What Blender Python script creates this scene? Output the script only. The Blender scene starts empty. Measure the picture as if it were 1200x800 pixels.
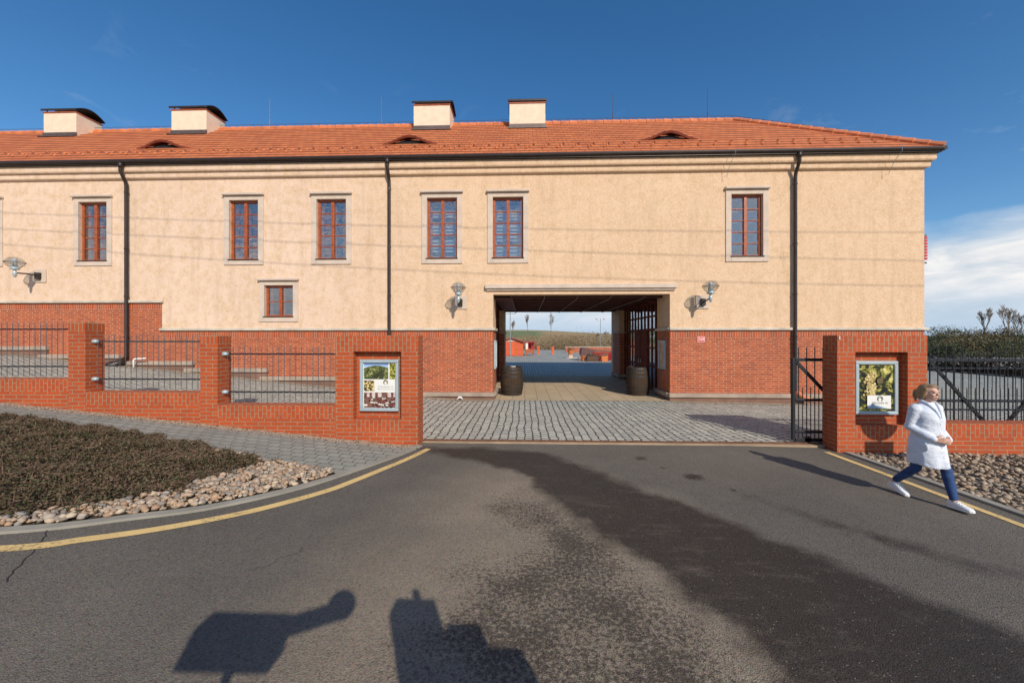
import bpy, bmesh, math, random
import numpy as np
from mathutils import Vector, Matrix
random.seed(7); rng = np.random.default_rng(11)
PI = math.pi; R = math.radians
SC = bpy.context.scene; COL = SC.collection

# ------------------------------------------------------------------ helpers
def smooth(a, b, x):
    t = max(0., min(1., (x-a)/(b-a))); return t*t*(3-2*t)
def g(X, Y=0.):                      # height of the paved ground: it climbs to the left
    z = .097*.25*math.log(1+math.exp(min(60, (-2.2-X)/.25))) - .015*max(0, min(X, 12)-4)
    return z*(1-smooth(14, 20, Y))

class MB:
    def __init__(s): s.v=[]; s.f=[]; s.m=[]; s.uv={}
    def add(s, pts, faces, m=0, uvs=None):
        b=len(s.v); s.v += [tuple(p) for p in pts]
        for i,f in enumerate(faces):
            if uvs: s.uv[len(s.f)] = uvs[i]
            s.f.append(tuple(b+k for k in f)); s.m.append(m)
    def quad(s, a, b, c, d, m=0, uv=None): s.add([a,b,c,d], [(0,1,2,3)], m, [uv] if uv else None)
    def box(s, x0,x1,y0,y1,z0,z1, m=0):
        if x0>x1: x0,x1=x1,x0
        if y0>y1: y0,y1=y1,y0
        if z0>z1: z0,z1=z1,z0
        p=[(x0,y0,z0),(x1,y0,z0),(x1,y1,z0),(x0,y1,z0),(x0,y0,z1),(x1,y0,z1),(x1,y1,z1),(x0,y1,z1)]
        s.add(p, [(0,3,2,1),(4,5,6,7),(0,1,5,4),(1,2,6,5),(2,3,7,6),(3,0,4,7)], m)
    def tube(s, path, r, n=8, m=0, caps=True):
        path=[Vector(p) for p in path]; rr = r if isinstance(r,(list,tuple)) else [r]*len(path)
        rings=[]; up=None
        for i,p in enumerate(path):
            d=(path[min(i+1,len(path)-1)]-path[max(i-1,0)]).normalized()
            if up is None:
                up = Vector((0,0,1)) if abs(d.z)<.9 else Vector((1,0,0))
            a=d.cross(up).normalized(); up=a.cross(d).normalized()
            rings.append([p+(a*math.cos(2*PI*k/n)+up*math.sin(2*PI*k/n))*rr[i] for k in range(n)])
        pts=[q for ring in rings for q in ring]; fs=[]
        for i in range(len(path)-1):
            for k in range(n):
                k2=(k+1)%n; fs.append((i*n+k, i*n+k2, (i+1)*n+k2, (i+1)*n+k))
        if caps: fs += [tuple(range(n))[::-1], tuple((len(path)-1)*n+k for k in range(n))]
        s.add(pts, fs, m)
    def bar(s, a, b, w, h, m=0):               # straight rectangular bar between two points
        a=Vector(a); b=Vector(b); d=(b-a).normalized()
        up=Vector((0,0,1)) if abs(d.z)<.95 else Vector((0,1,0))
        t=d.cross(up).normalized(); up=t.cross(d)
        p=[]
        for e in (a,b):
            for (i,j) in ((-1,-1),(1,-1),(1,1),(-1,1)): p.append(e+t*(i*w/2)+up*(j*h/2))
        s.add(p,[(0,1,2,3),(7,6,5,4),(0,4,5,1),(1,5,6,2),(2,6,7,3),(3,7,4,0)],m)
    def lathe(s, prof, c=(0,0,0), n=20, m=0, axis='z'):
        pts=[];fs=[]
        for (r,z) in prof:
            for k in range(n):
                a=2*PI*k/n; x,y=r*math.cos(a),r*math.sin(a)
                pts.append((c[0]+x,c[1]+y,c[2]+z) if axis=='z' else (c[0]+x,c[1]+z,c[2]+y))
        for i in range(len(prof)-1):
            for k in range(n): fs.append((i*n+k,i*n+(k+1)%n,(i+1)*n+(k+1)%n,(i+1)*n+k))
        s.add(pts,fs,m)
    def disc(s, c, r, nrm='y', n=24, m=0):
        p=[]
        for k in range(n):
            a=2*PI*k/n
            p.append((c[0]+r*math.cos(a),c[1],c[2]+r*math.sin(a)) if nrm=='y' else (c[0]+r*math.cos(a),c[1]+r*math.sin(a),c[2]))
        s.add(p,[tuple(range(n))],m)
    def prism(s, poly, y0, y1, m=0):           # polygon in xz, extruded along y
        n=len(poly); p=[(x,y0,z) for x,z in poly]+[(x,y1,z) for x,z in poly]
        s.add(p,[tuple(range(n)),tuple(range(2*n-1,n-1,-1))]+[(i,n+i,n+(i+1)%n,(i+1)%n) for i in range(n)],m)
    def ico(s, c, r, sub=1, m=0):
        bm=bmesh.new(); bmesh.ops.create_icosphere(bm,subdivisions=sub,radius=1)
        rx=r if isinstance(r,(tuple,list)) else (r,r,r)
        s.add([(c[0]+v.co.x*rx[0],c[1]+v.co.y*rx[1],c[2]+v.co.z*rx[2]) for v in bm.verts],[tuple(v.index for v in f.verts) for f in bm.faces],m); bm.free()
    def panel(s, xs, zs, dep, y0, y1, mf=lambda x,z:0, sgn=1):
        # wall in the xz plane; dep(x,z): None absent, -1 hole right through, else the depth of that cell's front
        T=abs(y1-y0); D={}
        for i in range(len(xs)-1):
            for j in range(len(zs)-1):
                d=dep((xs[i]+xs[i+1])/2,(zs[j]+zs[j+1])/2); D[i,j]= T if d in (None,-1) else d
        Y=lambda d: y0+d*sgn
        for (i,j),d in D.items():
            x0,x1,z0,z1=xs[i],xs[i+1],zs[j],zs[j+1]; m=mf((x0+x1)/2,(z0+z1)/2)
            if d<T:
                s.quad((x0,Y(d),z0),(x1,Y(d),z0),(x1,Y(d),z1),(x0,Y(d),z1),m)
                s.quad((x0,Y(T),z0),(x0,Y(T),z1),(x1,Y(T),z1),(x1,Y(T),z0),m)
            for (k,l,a,b) in ((i-1,j,(x0,z0),(x0,z1)),(i+1,j,(x1,z1),(x1,z0)),(i,j-1,(x1,z0),(x0,z0)),(i,j+1,(x0,z1),(x1,z1))):
                e=D.get((k,l),T)
                if d<e: s.quad((a[0],Y(d),a[1]),(b[0],Y(d),b[1]),(b[0],Y(e),b[1]),(a[0],Y(e),a[1]),m)
    def build(s, name, mats, parent=None, origin=None, smooth=False, bevel=0, recalc=True, uvz=0.):
        if origin is None: origin = tuple(parent['org']) if parent is not None and 'org' in parent else (0,0,0)
        me=bpy.data.meshes.new(name)
        o3=origin
        me.from_pydata([(x-o3[0],y-o3[1],z-o3[2]) for x,y,z in s.v],[],s.f)
        if not isinstance(mats,(list,tuple)): mats=[mats]
        for m in mats: me.materials.append(m)
        me.polygons.foreach_set('material_index', s.m)
        if recalc:
            bm=bmesh.new(); bm.from_mesh(me); bmesh.ops.recalc_face_normals(bm,faces=bm.faces); bm.to_mesh(me); bm.free()
        uv=me.uv_layers.new(name='UVMap'); co=s.v
        arr=np.zeros((len(me.loops),2),np.float32)
        for p in me.polygons:
            n=p.normal; ex=s.uv.get(p.index)
            for li in p.loop_indices:
                q=co[me.loops[li].vertex_index]
                if ex is not None:
                    k=s.f[p.index].index(me.loops[li].vertex_index); arr[li]=ex[k]
                elif abs(n.y)>=abs(n.x) and abs(n.y)>=abs(n.z): arr[li]=(q[0],q[2])
                elif abs(n.x)>=abs(n.z): arr[li]=(q[1],q[2])
                else: arr[li]=(q[0],q[1])
        arr[:,1]-=uvz; uv.data.foreach_set('uv', arr.ravel())
        if smooth: me.polygons.foreach_set('use_smooth',[True]*len(me.polygons))
        o=bpy.data.objects.new(name,me); COL.objects.link(o)
        if parent is not None: o.parent=parent
        else: o.location=origin
        o['org']=tuple(origin)
        if bevel:
            b=o.modifiers.new('bevel','BEVEL'); b.width=bevel; b.segments=2; b.limit_method='ANGLE'; b.angle_limit=R(40)
        return o

def thing(name, label, cat, loc=(0,0,0), group=None):
    o=bpy.data.objects.new(name,None); COL.objects.link(o); o.location=loc; o.empty_display_size=.2
    o['label']=label; o['category']=cat; o['org']=tuple(loc)
    if group: o['group']=group
    return o
def tag(o, label, cat, group=None, kind=None):
    o['label']=label; o['category']=cat
    if group: o['group']=group
    if kind: o['kind']=kind
    return o
def struct(o, label, cat, kind='structure'):
    o['kind']=kind; o['label']=label; o['category']=cat; return o
def dup(o, parent=None, loc=None):
    c=o.copy(); COL.objects.link(c)
    if parent is not None: c.parent=parent
    if loc is not None: c.location=loc
    for ch in list(o.children): dup(ch, c)
    return c
def text(s, size, loc, mat, name, parent=None, origin=None, rot=(PI/2,0,0), extrude=.001, squeeze=1.0):
    cu=bpy.data.curves.new('t','FONT'); cu.body=s; cu.size=size; cu.align_x='CENTER'; cu.align_y='CENTER'; cu.extrude=extrude
    t=bpy.data.objects.new('t',cu); COL.objects.link(t)
    bpy.context.view_layer.update()
    dg=bpy.context.evaluated_depsgraph_get(); me=bpy.data.meshes.new_from_object(t.evaluated_get(dg))
    bpy.data.objects.remove(t); bpy.data.curves.remove(cu)
    org=parent['org'] if parent is not None else (0,0,0)
    M=Matrix.Translation(Vector(loc)-Vector(org)) @ Matrix.Rotation(rot[2],4,'Z') @ Matrix.Rotation(rot[0],4,'X') @ Matrix.Diagonal((squeeze,1,1,1))
    me.transform(M); me.materials.clear(); me.materials.append(mat); me.name=name
    o=bpy.data.objects.new(name,me); COL.objects.link(o); o.parent=parent; o['org']=tuple(org)
    return o
def npmesh(name, V, F, mat, parent=None, origin=(0,0,0), smooth=False):   # F: (n,k) array
    me=bpy.data.meshes.new(name); k=F.shape[1]
    me.vertices.add(len(V)); me.vertices.foreach_set('co',(V-np.array(origin)).astype(np.float32).ravel())
    me.loops.add(F.size); me.loops.foreach_set('vertex_index',F.astype(np.int32).ravel())
    me.polygons.add(len(F)); me.polygons.foreach_set('loop_start',np.arange(0,F.size,k,dtype=np.int32)); me.polygons.foreach_set('loop_total',np.full(len(F),k,np.int32))
    if smooth: me.polygons.foreach_set('use_smooth',np.ones(len(F),bool))
    me.materials.append(mat); me.update(calc_edges=True); me.validate()
    o=bpy.data.objects.new(name,me); COL.objects.link(o)
    if parent is not None: o.parent=parent
    else: o.location=origin
    o['org']=tuple(origin)
    return o
def leaves(P, size, flat=0., asp=.6):
    n=len(P); a=rng.normal(size=(n,3)); a[:,2]*=(1-flat); a/=np.linalg.norm(a,axis=1)[:,None]
    b=rng.normal(size=(n,3)); b-= (a*b).sum(1)[:,None]*a; b/=np.linalg.norm(b,axis=1)[:,None]
    s=size*(.6+.8*rng.random(n))[:,None]
    V=np.stack([P+a*s*.5,P+b*s*.5*asp,P-a*s*.5,P-b*s*.5*asp],1).reshape(-1,3)
    return V, np.arange(4*n).reshape(n,4)

# ------------------------------------------------------------------ materials
class Mt:
    def __init__(s,name):
        s.m=bpy.data.materials.new(name); s.m.use_nodes=True; s.t=s.m.node_tree; s.t.nodes.clear()
        s.out=s.t.nodes.new('ShaderNodeOutputMaterial')
    def n(s,typ,ins=None,**at):
        nd=s.t.nodes.new('ShaderNode'+typ)
        for k,v in at.items(): setattr(nd,k,v)
        for k,v in (ins or {}).items():
            i=nd.inputs[k]
            if isinstance(v,bpy.types.NodeSocket): s.t.links.new(v,i)
            elif isinstance(v,bpy.types.Node): s.t.links.new(v.outputs[0],i)
            else:
                if i.type=='RGBA' and len(v)==3: v=(*v,1)
                i.default_value=v
        return nd
    def math(s,op,a,b=0.,c=None):
        d={0:a,1:b}
        if c is not None: d[2]=c
        return s.n('Math',d,operation=op).outputs[0]
    def mix(s,f,a,b,mode='MIX'):
        nd=s.t.nodes.new('ShaderNodeMix'); nd.data_type='RGBA'; nd.blend_type=mode
        for k,v in ((0,f),(6,a),(7,b)):
            i=nd.inputs[k]
            if isinstance(v,bpy.types.NodeSocket): s.t.links.new(v,i)
            else: i.default_value=(*v,1) if k and len(v)==3 else v
        return nd.outputs[2]
    def noise(s,vec,scale,detail=4,rough=.55,dist=0.): return s.n('TexNoise',{'Vector':vec,'Scale':scale,'Detail':detail,'Roughness':rough,'Distortion':dist}).outputs[0]
    def ramp(s,f,a,b,lo=0.,hi=1.): return s.n('MapRange',{0:f,1:a,2:b,3:lo,4:hi}).outputs[0]
    def pos(s): return s.n('NewGeometry').outputs['Position']
    def obj(s): return s.n('TexCoord').outputs['Object']
    def uv(s): return s.n('TexCoord').outputs['UV']
    def isl(s): return s.n('NewGeometry').outputs['Random Per Island']
    def bump(s,h,st=.5,d=.02): return s.n('Bump',{'Height':h,'Strength':st,'Distance':d}).outputs[0]
    def fin(s,col,rough=.8,nrm=None,**kw):
        ins={'Base Color':col,'Roughness':rough}
        if nrm is not None: ins['Normal']=nrm
        ins.update({k.replace('_',' '):v for k,v in kw.items()})
        b=s.n('BsdfPrincipled',ins); s.t.links.new(b.outputs[0],s.out.inputs[0]); return s.m

def plain(name,col,rough=.6,var=.15,scale=6,metal=0.,bump=.15,bs=80,spec=.5):
    m=Mt(name); p=m.obj(); a=m.noise(p,scale); b=m.noise(p,bs,2)
    c=m.mix(m.ramp(a,.3,.7),tuple(x*(1-var) for x in col),tuple(min(1,x*(1+var)) for x in col))
    return m.fin(c,rough,m.bump(b,bump,.004),Metallic=metal,**{'Specular IOR Level':spec})

def plaster():
    m=Mt('ochre_plaster'); p=m.pos()
    big=m.noise(p,.45,5,.6); mid=m.noise(p,4.5,6,.7)
    st=m.n('Mapping',{0:p,3:(2.2,2.2,.22)}).outputs[0]; streak=m.noise(st,1.6,5,.65)
    c=m.mix(m.ramp(big,.35,.65),(.68,.458,.30),(.725,.502,.33))
    left=m.ramp(m.n('SeparateXYZ',{0:p}).outputs[0],-2.,-7.); c=m.mix(left,c,m.mix(m.ramp(big,.35,.65),(.715,.515,.39),(.765,.57,.445)))
    c=m.mix(m.ramp(mid,.42,.66,0,.75),c,(.58,.385,.215))
    fine=m.noise(p,13,5,.75); c=m.mix(m.ramp(fine,.42,.66,0,.65),c,(.77,.59,.40))
    c=m.mix(m.ramp(streak,.50,.72,0,.5),c,m.mix(.55,c,(.40,.27,.16)))
    v=m.n('TexVoronoi',{'Vector':p,'Scale':26.}).outputs[0]; f=m.noise(p,70,3,.6)
    h=m.math('ADD',m.math('MULTIPLY',v,.5),f)
    return m.fin(c,.92,m.bump(h,.75,.018))
def brick(name,c1,c2,mortar,w=.25,h=.075,off=.5,swap=False,mort=.010,mtint=.6,bias=0.):
    m=Mt(name); u=m.uv()
    s=m.n('SeparateXYZ',{0:u}); jx=m.noise(m.pos(),5,2)
    a,b=(s.outputs[1],s.outputs[0]) if swap else (s.outputs[0],s.outputs[1])
    vec=m.n('CombineXYZ',{0:a,1:b}).outputs[0]
    vec=m.n('VectorMath',{0:vec,1:m.n('CombineXYZ',{0:m.math('MULTIPLY',m.noise(m.pos(),14,2),.006),1:m.math('MULTIPLY',jx,.004)}).outputs[0]},operation='ADD').outputs[0]
    t=m.n('TexBrick',{'Vector':vec,'Color1':c1,'Color2':c2,'Mortar':mortar,'Scale':1.,'Mortar Size':mort,'Mortar Smooth':.15,'Bias':bias,'Brick Width':w,'Row Height':h},offset=off,offset_frequency=2,squash=1.)
    fac=t.outputs['Fac']; col=t.outputs['Color']
    p=m.pos(); n1=m.noise(p,1.3,5,.6); n2=m.noise(p,45,3,.6); n3=m.noise(p,9,4,.6)
    mt=m.mix(m.ramp(n3,.4,.7,0,mtint),mortar,tuple(x*.5 for x in mortar))
    col=m.mix(fac,col,mt)
    col=m.mix(m.ramp(n1,.35,.7,0,.35),col,m.mix(.6,col,(.12,.035,.02)))
    col=m.mix(m.ramp(m.noise(p,2.6,6,.7),.62,.78,0,.35),col,(.46,.30,.20))
    col=m.mix(m.ramp(n2,.5,.8,0,.25),col,m.mix(.4,col,(.5,.15,.06)))
    h=m.math('ADD',m.math('MULTIPLY',fac,-1.),m.math('MULTIPLY',n2,.25))
    return m.fin(col,.78,m.bump(h,.8,.008))

M={}
M['plaster']=plaster()
B1,B2=(.46,.074,.011),(.38,.057,.0095)
M['brick']=brick('red_clinker_brick',B1,B2,(.37,.27,.16),off=.5,mort=.0068)
M['brick_s']=brick('red_clinker_soldier',B1,B2,(.37,.27,.16),w=.15,h=.078,off=.5,swap=True,mort=.0068)
F1,F2=(.47,.092,.022),(.33,.058,.015)
M['fbrick']=brick('facade_brick',F1,F2,(.54,.35,.23),w=.25,off=.36,mort=.0085,mtint=.95)
M['fbrick_s']=brick('facade_soldier_brick',F1,F2,(.5,.32,.22),w=.25,h=.078,off=0.,swap=True,mort=.009,mtint=.8)
M['stone']=plain('pinkish_cast_stone',(.56,.455,.365),.85,.12,3,bump=.3)
M['grey_stone']=plain('grey_cast_stone',(.52,.46,.37),.9,.2,2.5,bump=.4)
M['ledge']=plain('weathered_ledge_stone',(.34,.27,.21),.9,.22,3,bump=.4)
M['base']=plain('brown_base_plaster',(.19,.105,.075),.9,.2,3,bump=.4)
M['wood']=plain('varnished_window_wood',(.33,.075,.022),.38,.3,9,bump=.2)
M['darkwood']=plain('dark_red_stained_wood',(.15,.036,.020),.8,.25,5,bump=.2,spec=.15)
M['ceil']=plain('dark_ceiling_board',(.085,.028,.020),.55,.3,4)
M['gutter']=plain('dark_brown_sheet_metal',(.040,.028,.024),.38,.2,4,metal=.35,bump=.05)
M['flash']=plain('flashing_metal',(.12,.085,.075),.5,.2,6,metal=.4)
M['iron']=plain('blue_grey_painted_iron',(.085,.10,.115),.45,.2,12,metal=.3,bump=.08)
M['darkiron']=plain('dark_painted_iron',(.022,.026,.032),.45,.2,12,metal=.3,bump=.08)
M['steel']=plain('galvanised_steel',(.36,.38,.40),.42,.15,10,metal=.7,bump=.1)
M['alu']=plain('grey_blue_aluminium',(.38,.46,.49),.4,.08,5,metal=.2,bump=.05)
M['rust']=plain('rusty_rail_steel',(.16,.07,.035),.75,.35,8,metal=.3,bump=.3)
M['white']=plain('white_print',(.74,.74,.70),.4,.04,3,bump=.02)
M['grey_ink']=plain('grey_ink',(.30,.31,.29),.5,.05,3,bump=.0)
M['gold_ink']=plain('brown_gold_ink',(.22,.17,.10),.5,.1,3,bump=.0)
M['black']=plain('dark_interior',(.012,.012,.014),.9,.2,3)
M['redsign']=plain('red_enamel',(.60,.035,.03),.3,.05,3,bump=.02)
M['chain']=plain('cable_tray_grey',(.28,.26,.24),.5,.1,3,metal=.4)

def glass(name,tint,refl,rough=.02):
    m=Mt(name); p=m.pos(); w=m.bump(m.noise(p,1.7,3),.35,.05)
    gl=m.n('BsdfGlossy',{'Color':(.95,.97,1,1),'Roughness':rough,'Normal':w}).outputs[0]
    tr=m.n('BsdfTransparent',{'Color':(*tint,1)}).outputs[0]
    mx=m.n('MixShader',{0:refl,1:tr,2:gl}); m.t.links.new(mx.outputs[0],m.out.inputs[0]); return m.m
M['pane']=glass('window_glass',(.72,.76,.78),.29)
M['doorpane']=glass('door_glass',(.5,.52,.55),.5)
M['lampglass']=glass('lamp_glass',(.80,.82,.82),.14,.05)

ROWH=math.hypot(16.6-12.32,11.27-7.93)/15
def roof():
    m=Mt('terracotta_roof_tile'); u=m.uv(); p=m.pos()
    t=m.n('TexBrick',{'Vector':u,'Color1':(.64,.185,.052),'Color2':(.50,.125,.034),'Mortar':(.20,.06,.028),'Scale':1.,'Mortar Size':.008,'Mortar Smooth':.5,'Bias':0.,'Brick Width':.30,'Row Height':ROWH},offset=.5,offset_frequency=2)
    n1=m.noise(p,.8,4,.6); n2=m.noise(p,14,3,.6)
    c=m.mix(m.ramp(n1,.35,.7,0,.5),t.outputs[0],m.mix(.5,t.outputs[0],(.40,.13,.05)))
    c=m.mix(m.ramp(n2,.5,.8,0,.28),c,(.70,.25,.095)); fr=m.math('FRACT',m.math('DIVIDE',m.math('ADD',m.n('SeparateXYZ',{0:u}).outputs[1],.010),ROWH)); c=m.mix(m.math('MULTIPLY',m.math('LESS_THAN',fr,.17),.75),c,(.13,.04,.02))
    sx=m.n('SeparateXYZ',{0:u}).outputs[0]; wv=m.math('SINE',m.math('MULTIPLY',sx,2*PI/.30))
    h=m.math('ADD',m.math('MULTIPLY',t.outputs[1],-1.),m.math('MULTIPLY',wv,.06))
    return m.fin(c,.72,m.bump(h,.9,.02))
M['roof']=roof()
M['ridge']=plain('terracotta_ridge_tile',(.56,.18,.07),.7,.3,3,bump=.3,bs=12)

def asphalt():
    m=Mt('asphalt'); p=m.pos()
    st=m.n('Attribute',attribute_name='stain').outputs['Fac']; sp=m.n('Attribute',attribute_name='speck').outputs['Fac']
    big=m.noise(p,.35,5,.6); mid=m.noise(p,1.7,6,.65); fine=m.noise(p,60,3,.7); agg=m.n('TexVoronoi',{'Vector':p,'Scale':95.}).outputs['Color']
    c=m.mix(m.ramp(big,.35,.65),(.112,.100,.083),(.150,.131,.106))
    c=m.mix(m.ramp(m.math('ADD',sp,m.math('MULTIPLY',m.math('SUBTRACT',m.noise(p,.9,5,.6),.5),.9)),-1.15,.15,0,.9),c,(.26,.21,.152))
    c=m.mix(m.ramp(mid,.3,.7,0,.5),c,m.mix(.6,c,(.080,.070,.058)))
    # damp band with ragged edges, and dark speckle creeping out of it
    e=m.math('ADD',st,m.math('MULTIPLY',m.math('SUBTRACT',m.noise(p,1.5,8,.74),.5),.75))
    band=m.ramp(e,-.10,.12)
    sn=m.math('ADD',m.noise(p,30,5,.76),m.math('MULTIPLY',m.math('SUBTRACT',m.noise(p,1.5,4,.6),.5),.5))
    spk=m.math('MULTIPLY',m.ramp(m.math('ADD',sn,m.math('MULTIPLY',sp,.26)),.60,.74),m.ramp(sp,0.,.3))
    band=m.math('MULTIPLY',band,m.ramp(m.noise(m.n('Mapping',{0:p,2:(0,0,.9),3:(1,3.5,1)}).outputs[0],1.6,6,.75),.70,.52,.70,1.))
    wet=m.math('MAXIMUM',band,m.math('MULTIPLY',spk,.85))
    c=m.mix(m.math('MULTIPLY',wet,.93),c,(.026,.0205,.0165))
    c=m.mix(m.ramp(m.noise(p,9,5,.7),.56,.76,0,.25),c,(.15,.135,.12))
    c=m.mix(.5,c,m.mix(1.,c,m.n('HueSaturation',{'Saturation':.25,'Value':1.9,'Color':agg}).outputs[0],'MULTIPLY'))
    gr=m.n('TexVoronoi',{'Vector':p,'Scale':75.}); c=m.mix(m.math('MULTIPLY',m.math('LESS_THAN',m.n('SeparateColor',{0:gr.outputs[1]}).outputs[0],.03),m.math('LESS_THAN',gr.outputs[0],.33)),c,(.26,.22,.17))
    c=m.mix(m.ramp(m.noise(p,38,3,.7),.52,.72,0,.55),c,m.mix(.5,c,(.02,.018,.016)))
    ro=m.ramp(wet,0,1,.86,.62)
    h=m.math('ADD',fine,m.math('MULTIPLY',m.n('TexVoronoi',{'Vector':p,'Scale':120.}).outputs[0],.7))
    return m.fin(c,ro,m.bump(h,.8,.008),**{'Specular IOR Level':.3})
M['asphalt']=asphalt()
def cobble():
    m=Mt('granite_setts'); p=m.pos(); s=m.n('SeparateXYZ',{0:p})
    d1=m.math('MULTIPLY',m.math('SUBTRACT',m.noise(p,.9,3),.5),.14); d2=m.math('MULTIPLY',m.math('SUBTRACT',m.noise(p,6,3),.5),.085)
    v=m.n('CombineXYZ',{0:m.math('ADD',s.outputs[1],d2),1:m.math('ADD',m.math('ADD',s.outputs[0],d1),d2)}).outputs[0]
    t=m.n('TexBrick',{'Vector':v,'Color1':(.54,.535,.45),'Color2':(.37,.37,.325),'Mortar':(.045,.040,.032),'Scale':1.,'Mortar Size':.018,'Mortar Smooth':.45,'Bias':0.,'Brick Width':.17,'Row Height':.165},offset=.43,offset_frequency=2)
    c=m.mix(m.ramp(m.noise(p,3.4,2),.62,.72,0,.5),t.outputs[0],m.mix(.6,t.outputs[0],(.36,.25,.15)))
    c=m.mix(m.ramp(m.noise(p,40,3),.4,.8,0,.4),c,m.mix(.5,c,(.4,.39,.36)))
    c=m.mix(m.ramp(m.noise(p,.5,4),.4,.7,0,.3),c,m.mix(.5,c,(.09,.085,.08)))
    h=m.math('ADD',m.math('MULTIPLY',t.outputs[1],-1.),m.math('MULTIPLY',m.noise(p,22,3),.35))
    return m.fin(c,.72,m.bump(h,.6,.022))
M['cobble']=cobble()
def pavers(name,c1,c2,mort,w,h,zig,swap=False,off=.5):
    m=Mt(name); p=m.pos(); s=m.n('SeparateXYZ',{0:p}); X,Y=(s.outputs[1],s.outputs[0]) if swap else (s.outputs[0],s.outputs[1])
    z1=m.math('MULTIPLY',m.math('PINGPONG',X,w/2),zig); z2=m.math('MULTIPLY',m.math('PINGPONG',Y,h/2),zig)
    v=m.n('CombineXYZ',{0:m.math('ADD',X,z2),1:m.math('ADD',Y,z1)}).outputs[0]
    t=m.n('TexBrick',{'Vector':v,'Color1':c1,'Color2':c2,'Mortar':mort,'Scale':1.,'Mortar Size':.007,'Mortar Smooth':.3,'Bias':0.,'Brick Width':w,'Row Height':h},offset=off)
    c=m.mix(m.ramp(m.noise(p,1.1,5),.35,.7,0,.4),t.outputs[0],m.mix(.5,t.outputs[0],(.12,.11,.09)))
    c=m.mix(m.ramp(m.noise(p,50,3),.45,.8,0,.4),c,m.mix(.5,c,(.5,.46,.38)))
    h_=m.math('ADD',m.math('MULTIPLY',t.outputs[1],-1.),m.math('MULTIPLY',m.noise(p,60,2),.2))
    return m.fin(c,.85,m.bump(h_,.8,.01))
M['paver']=pavers('grey_interlocking_pavers',(.31,.31,.26),(.25,.25,.21),(.055,.045,.037),.20,.165,.22)
M['passage']=pavers('tan_paving_slabs',(.54,.41,.25),(.47,.36,.22),(.16,.12,.08),.42,.42,0,swap=True)
M['kerb']=plain('concrete_kerb',(.28,.26,.215),.9,.22,2.5,bump=.4)
M['sandkerb']=plain('sandy_concrete_edge',(.38,.27,.17),.9,.22,2.5,bump=.4)
def gravel():
    m=Mt('pale_gravel'); p=m.pos(); v=m.n('TexVoronoi',{'Vector':p,'Scale':38.})
    hs=m.n('HueSaturation',{'Saturation':0.,'Color':v.outputs[1]}).outputs[0]
    c=m.mix(hs,(.26,.19,.12),(.74,.60,.42))
    c=m.mix(m.ramp(v.outputs[0],.35,.75),c,(.09,.065,.045))
    return m.fin(c,.85,m.bump(m.math('MULTIPLY',v.outputs[0],-1.),1.,.025))
M['gravel']=gravel()
def pebble(name,cols):
    m=Mt(name); i=m.isl(); r=m.n('ValToRGB',{0:i}); el=r.color_ramp.elements
    el[0].position=0; el[0].color=(*cols[0],1); el[1].position=1; el[1].color=(*cols[-1],1)
    for k in range(1,len(cols)-1): e=el.new(k/(len(cols)-1)); e.color=(*cols[k],1)
    p=m.pos(); c=m.mix(m.ramp(m.noise(p,28,4),.35,.7,0,.45),r.outputs[0],m.mix(.5,r.outputs[0],(.3,.22,.15)))
    return m.fin(c,.7,m.bump(m.noise(p,60,3),.3,.006))
M['pebble']=pebble('river_pebbles',[(.40,.27,.17),(.48,.37,.26),(.33,.19,.11),(.50,.40,.29),(.17,.15,.13),(.44,.27,.16),(.33,.29,.24),(.56,.45,.32),(.22,.215,.20),(.46,.30,.18),(.28,.20,.13)])
M['pebble_r']=pebble('grey_brown_pebbles',[(.30,.22,.14),(.38,.29,.19),(.20,.13,.08),(.46,.37,.26),(.11,.095,.08),(.34,.22,.13),(.22,.19,.155),(.42,.32,.21)])
def yellow():
    m=Mt('worn_yellow_line'); p=m.pos(); w=m.math('ADD',m.noise(p,28,4,.7),m.math('MULTIPLY',m.math('SUBTRACT',m.noise(p,2.,3),.5),.35))
    c=m.mix(m.ramp(m.noise(p,4,4),.3,.7),(.74,.52,.21),(.64,.45,.18))
    c=m.mix(m.ramp(w,.57,.68,0,.8),c,(.13,.10,.07))
    return m.fin(c,.8,m.bump(m.noise(p,70,3),.5,.005))
M['yellow']=yellow()
def foliage(name,cols,rough=.6,trans=.0):
    m=Mt(name); i=m.isl(); r=m.n('ValToRGB',{0:i}); el=r.color_ramp.elements
    el[0].position=0; el[0].color=(*cols[0],1); el[1].position=1; el[1].color=(*cols[-1],1)
    for k in range(1,len(cols)-1): e=el.new(k/(len(cols)-1)); e.color=(*cols[k],1)
    c=m.mix(m.ramp(m.noise(m.pos(),1.6,4),.35,.7,0,.6),r.outputs[0],m.mix(.6,r.outputs[0],cols[0]))
    return m.fin(c,rough,**{'Specular IOR Level':.25})
M['cover']=foliage('cotoneaster_leaf',[(.035,.048,.018),(.17,.095,.062),(.070,.095,.035),(.15,.08,.055),(.045,.06,.022),(.21,.125,.085),(.11,.085,.045),(.18,.105,.07)])
M['twig']=foliage('cotoneaster_twig',[(.15,.09,.062),(.23,.145,.10),(.11,.065,.046),(.28,.19,.135)])
M['evergreen']=foliage('evergreen_leaf',[(.035,.050,.024),(.07,.085,.036),(.05,.068,.03),(.095,.085,.045)])
M['olive']=foliage('olive_brown_leaf',[(.09,.078,.038),(.15,.12,.058),(.115,.092,.048),(.18,.14,.07)])
M['bare']=foliage('bare_twig',[(.15,.115,.085),(.21,.165,.125),(.11,.085,.062)])
M['scrub']=foliage('dry_scrub',[(.27,.19,.11),(.37,.27,.165),(.20,.14,.085),(.30,.235,.13),(.22,.19,.09)])
M['hedge']=foliage('dark_red_hedge_leaf',[(.030,.022,.016),(.060,.026,.020),(.025,.030,.015),(.045,.020,.016)])
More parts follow.
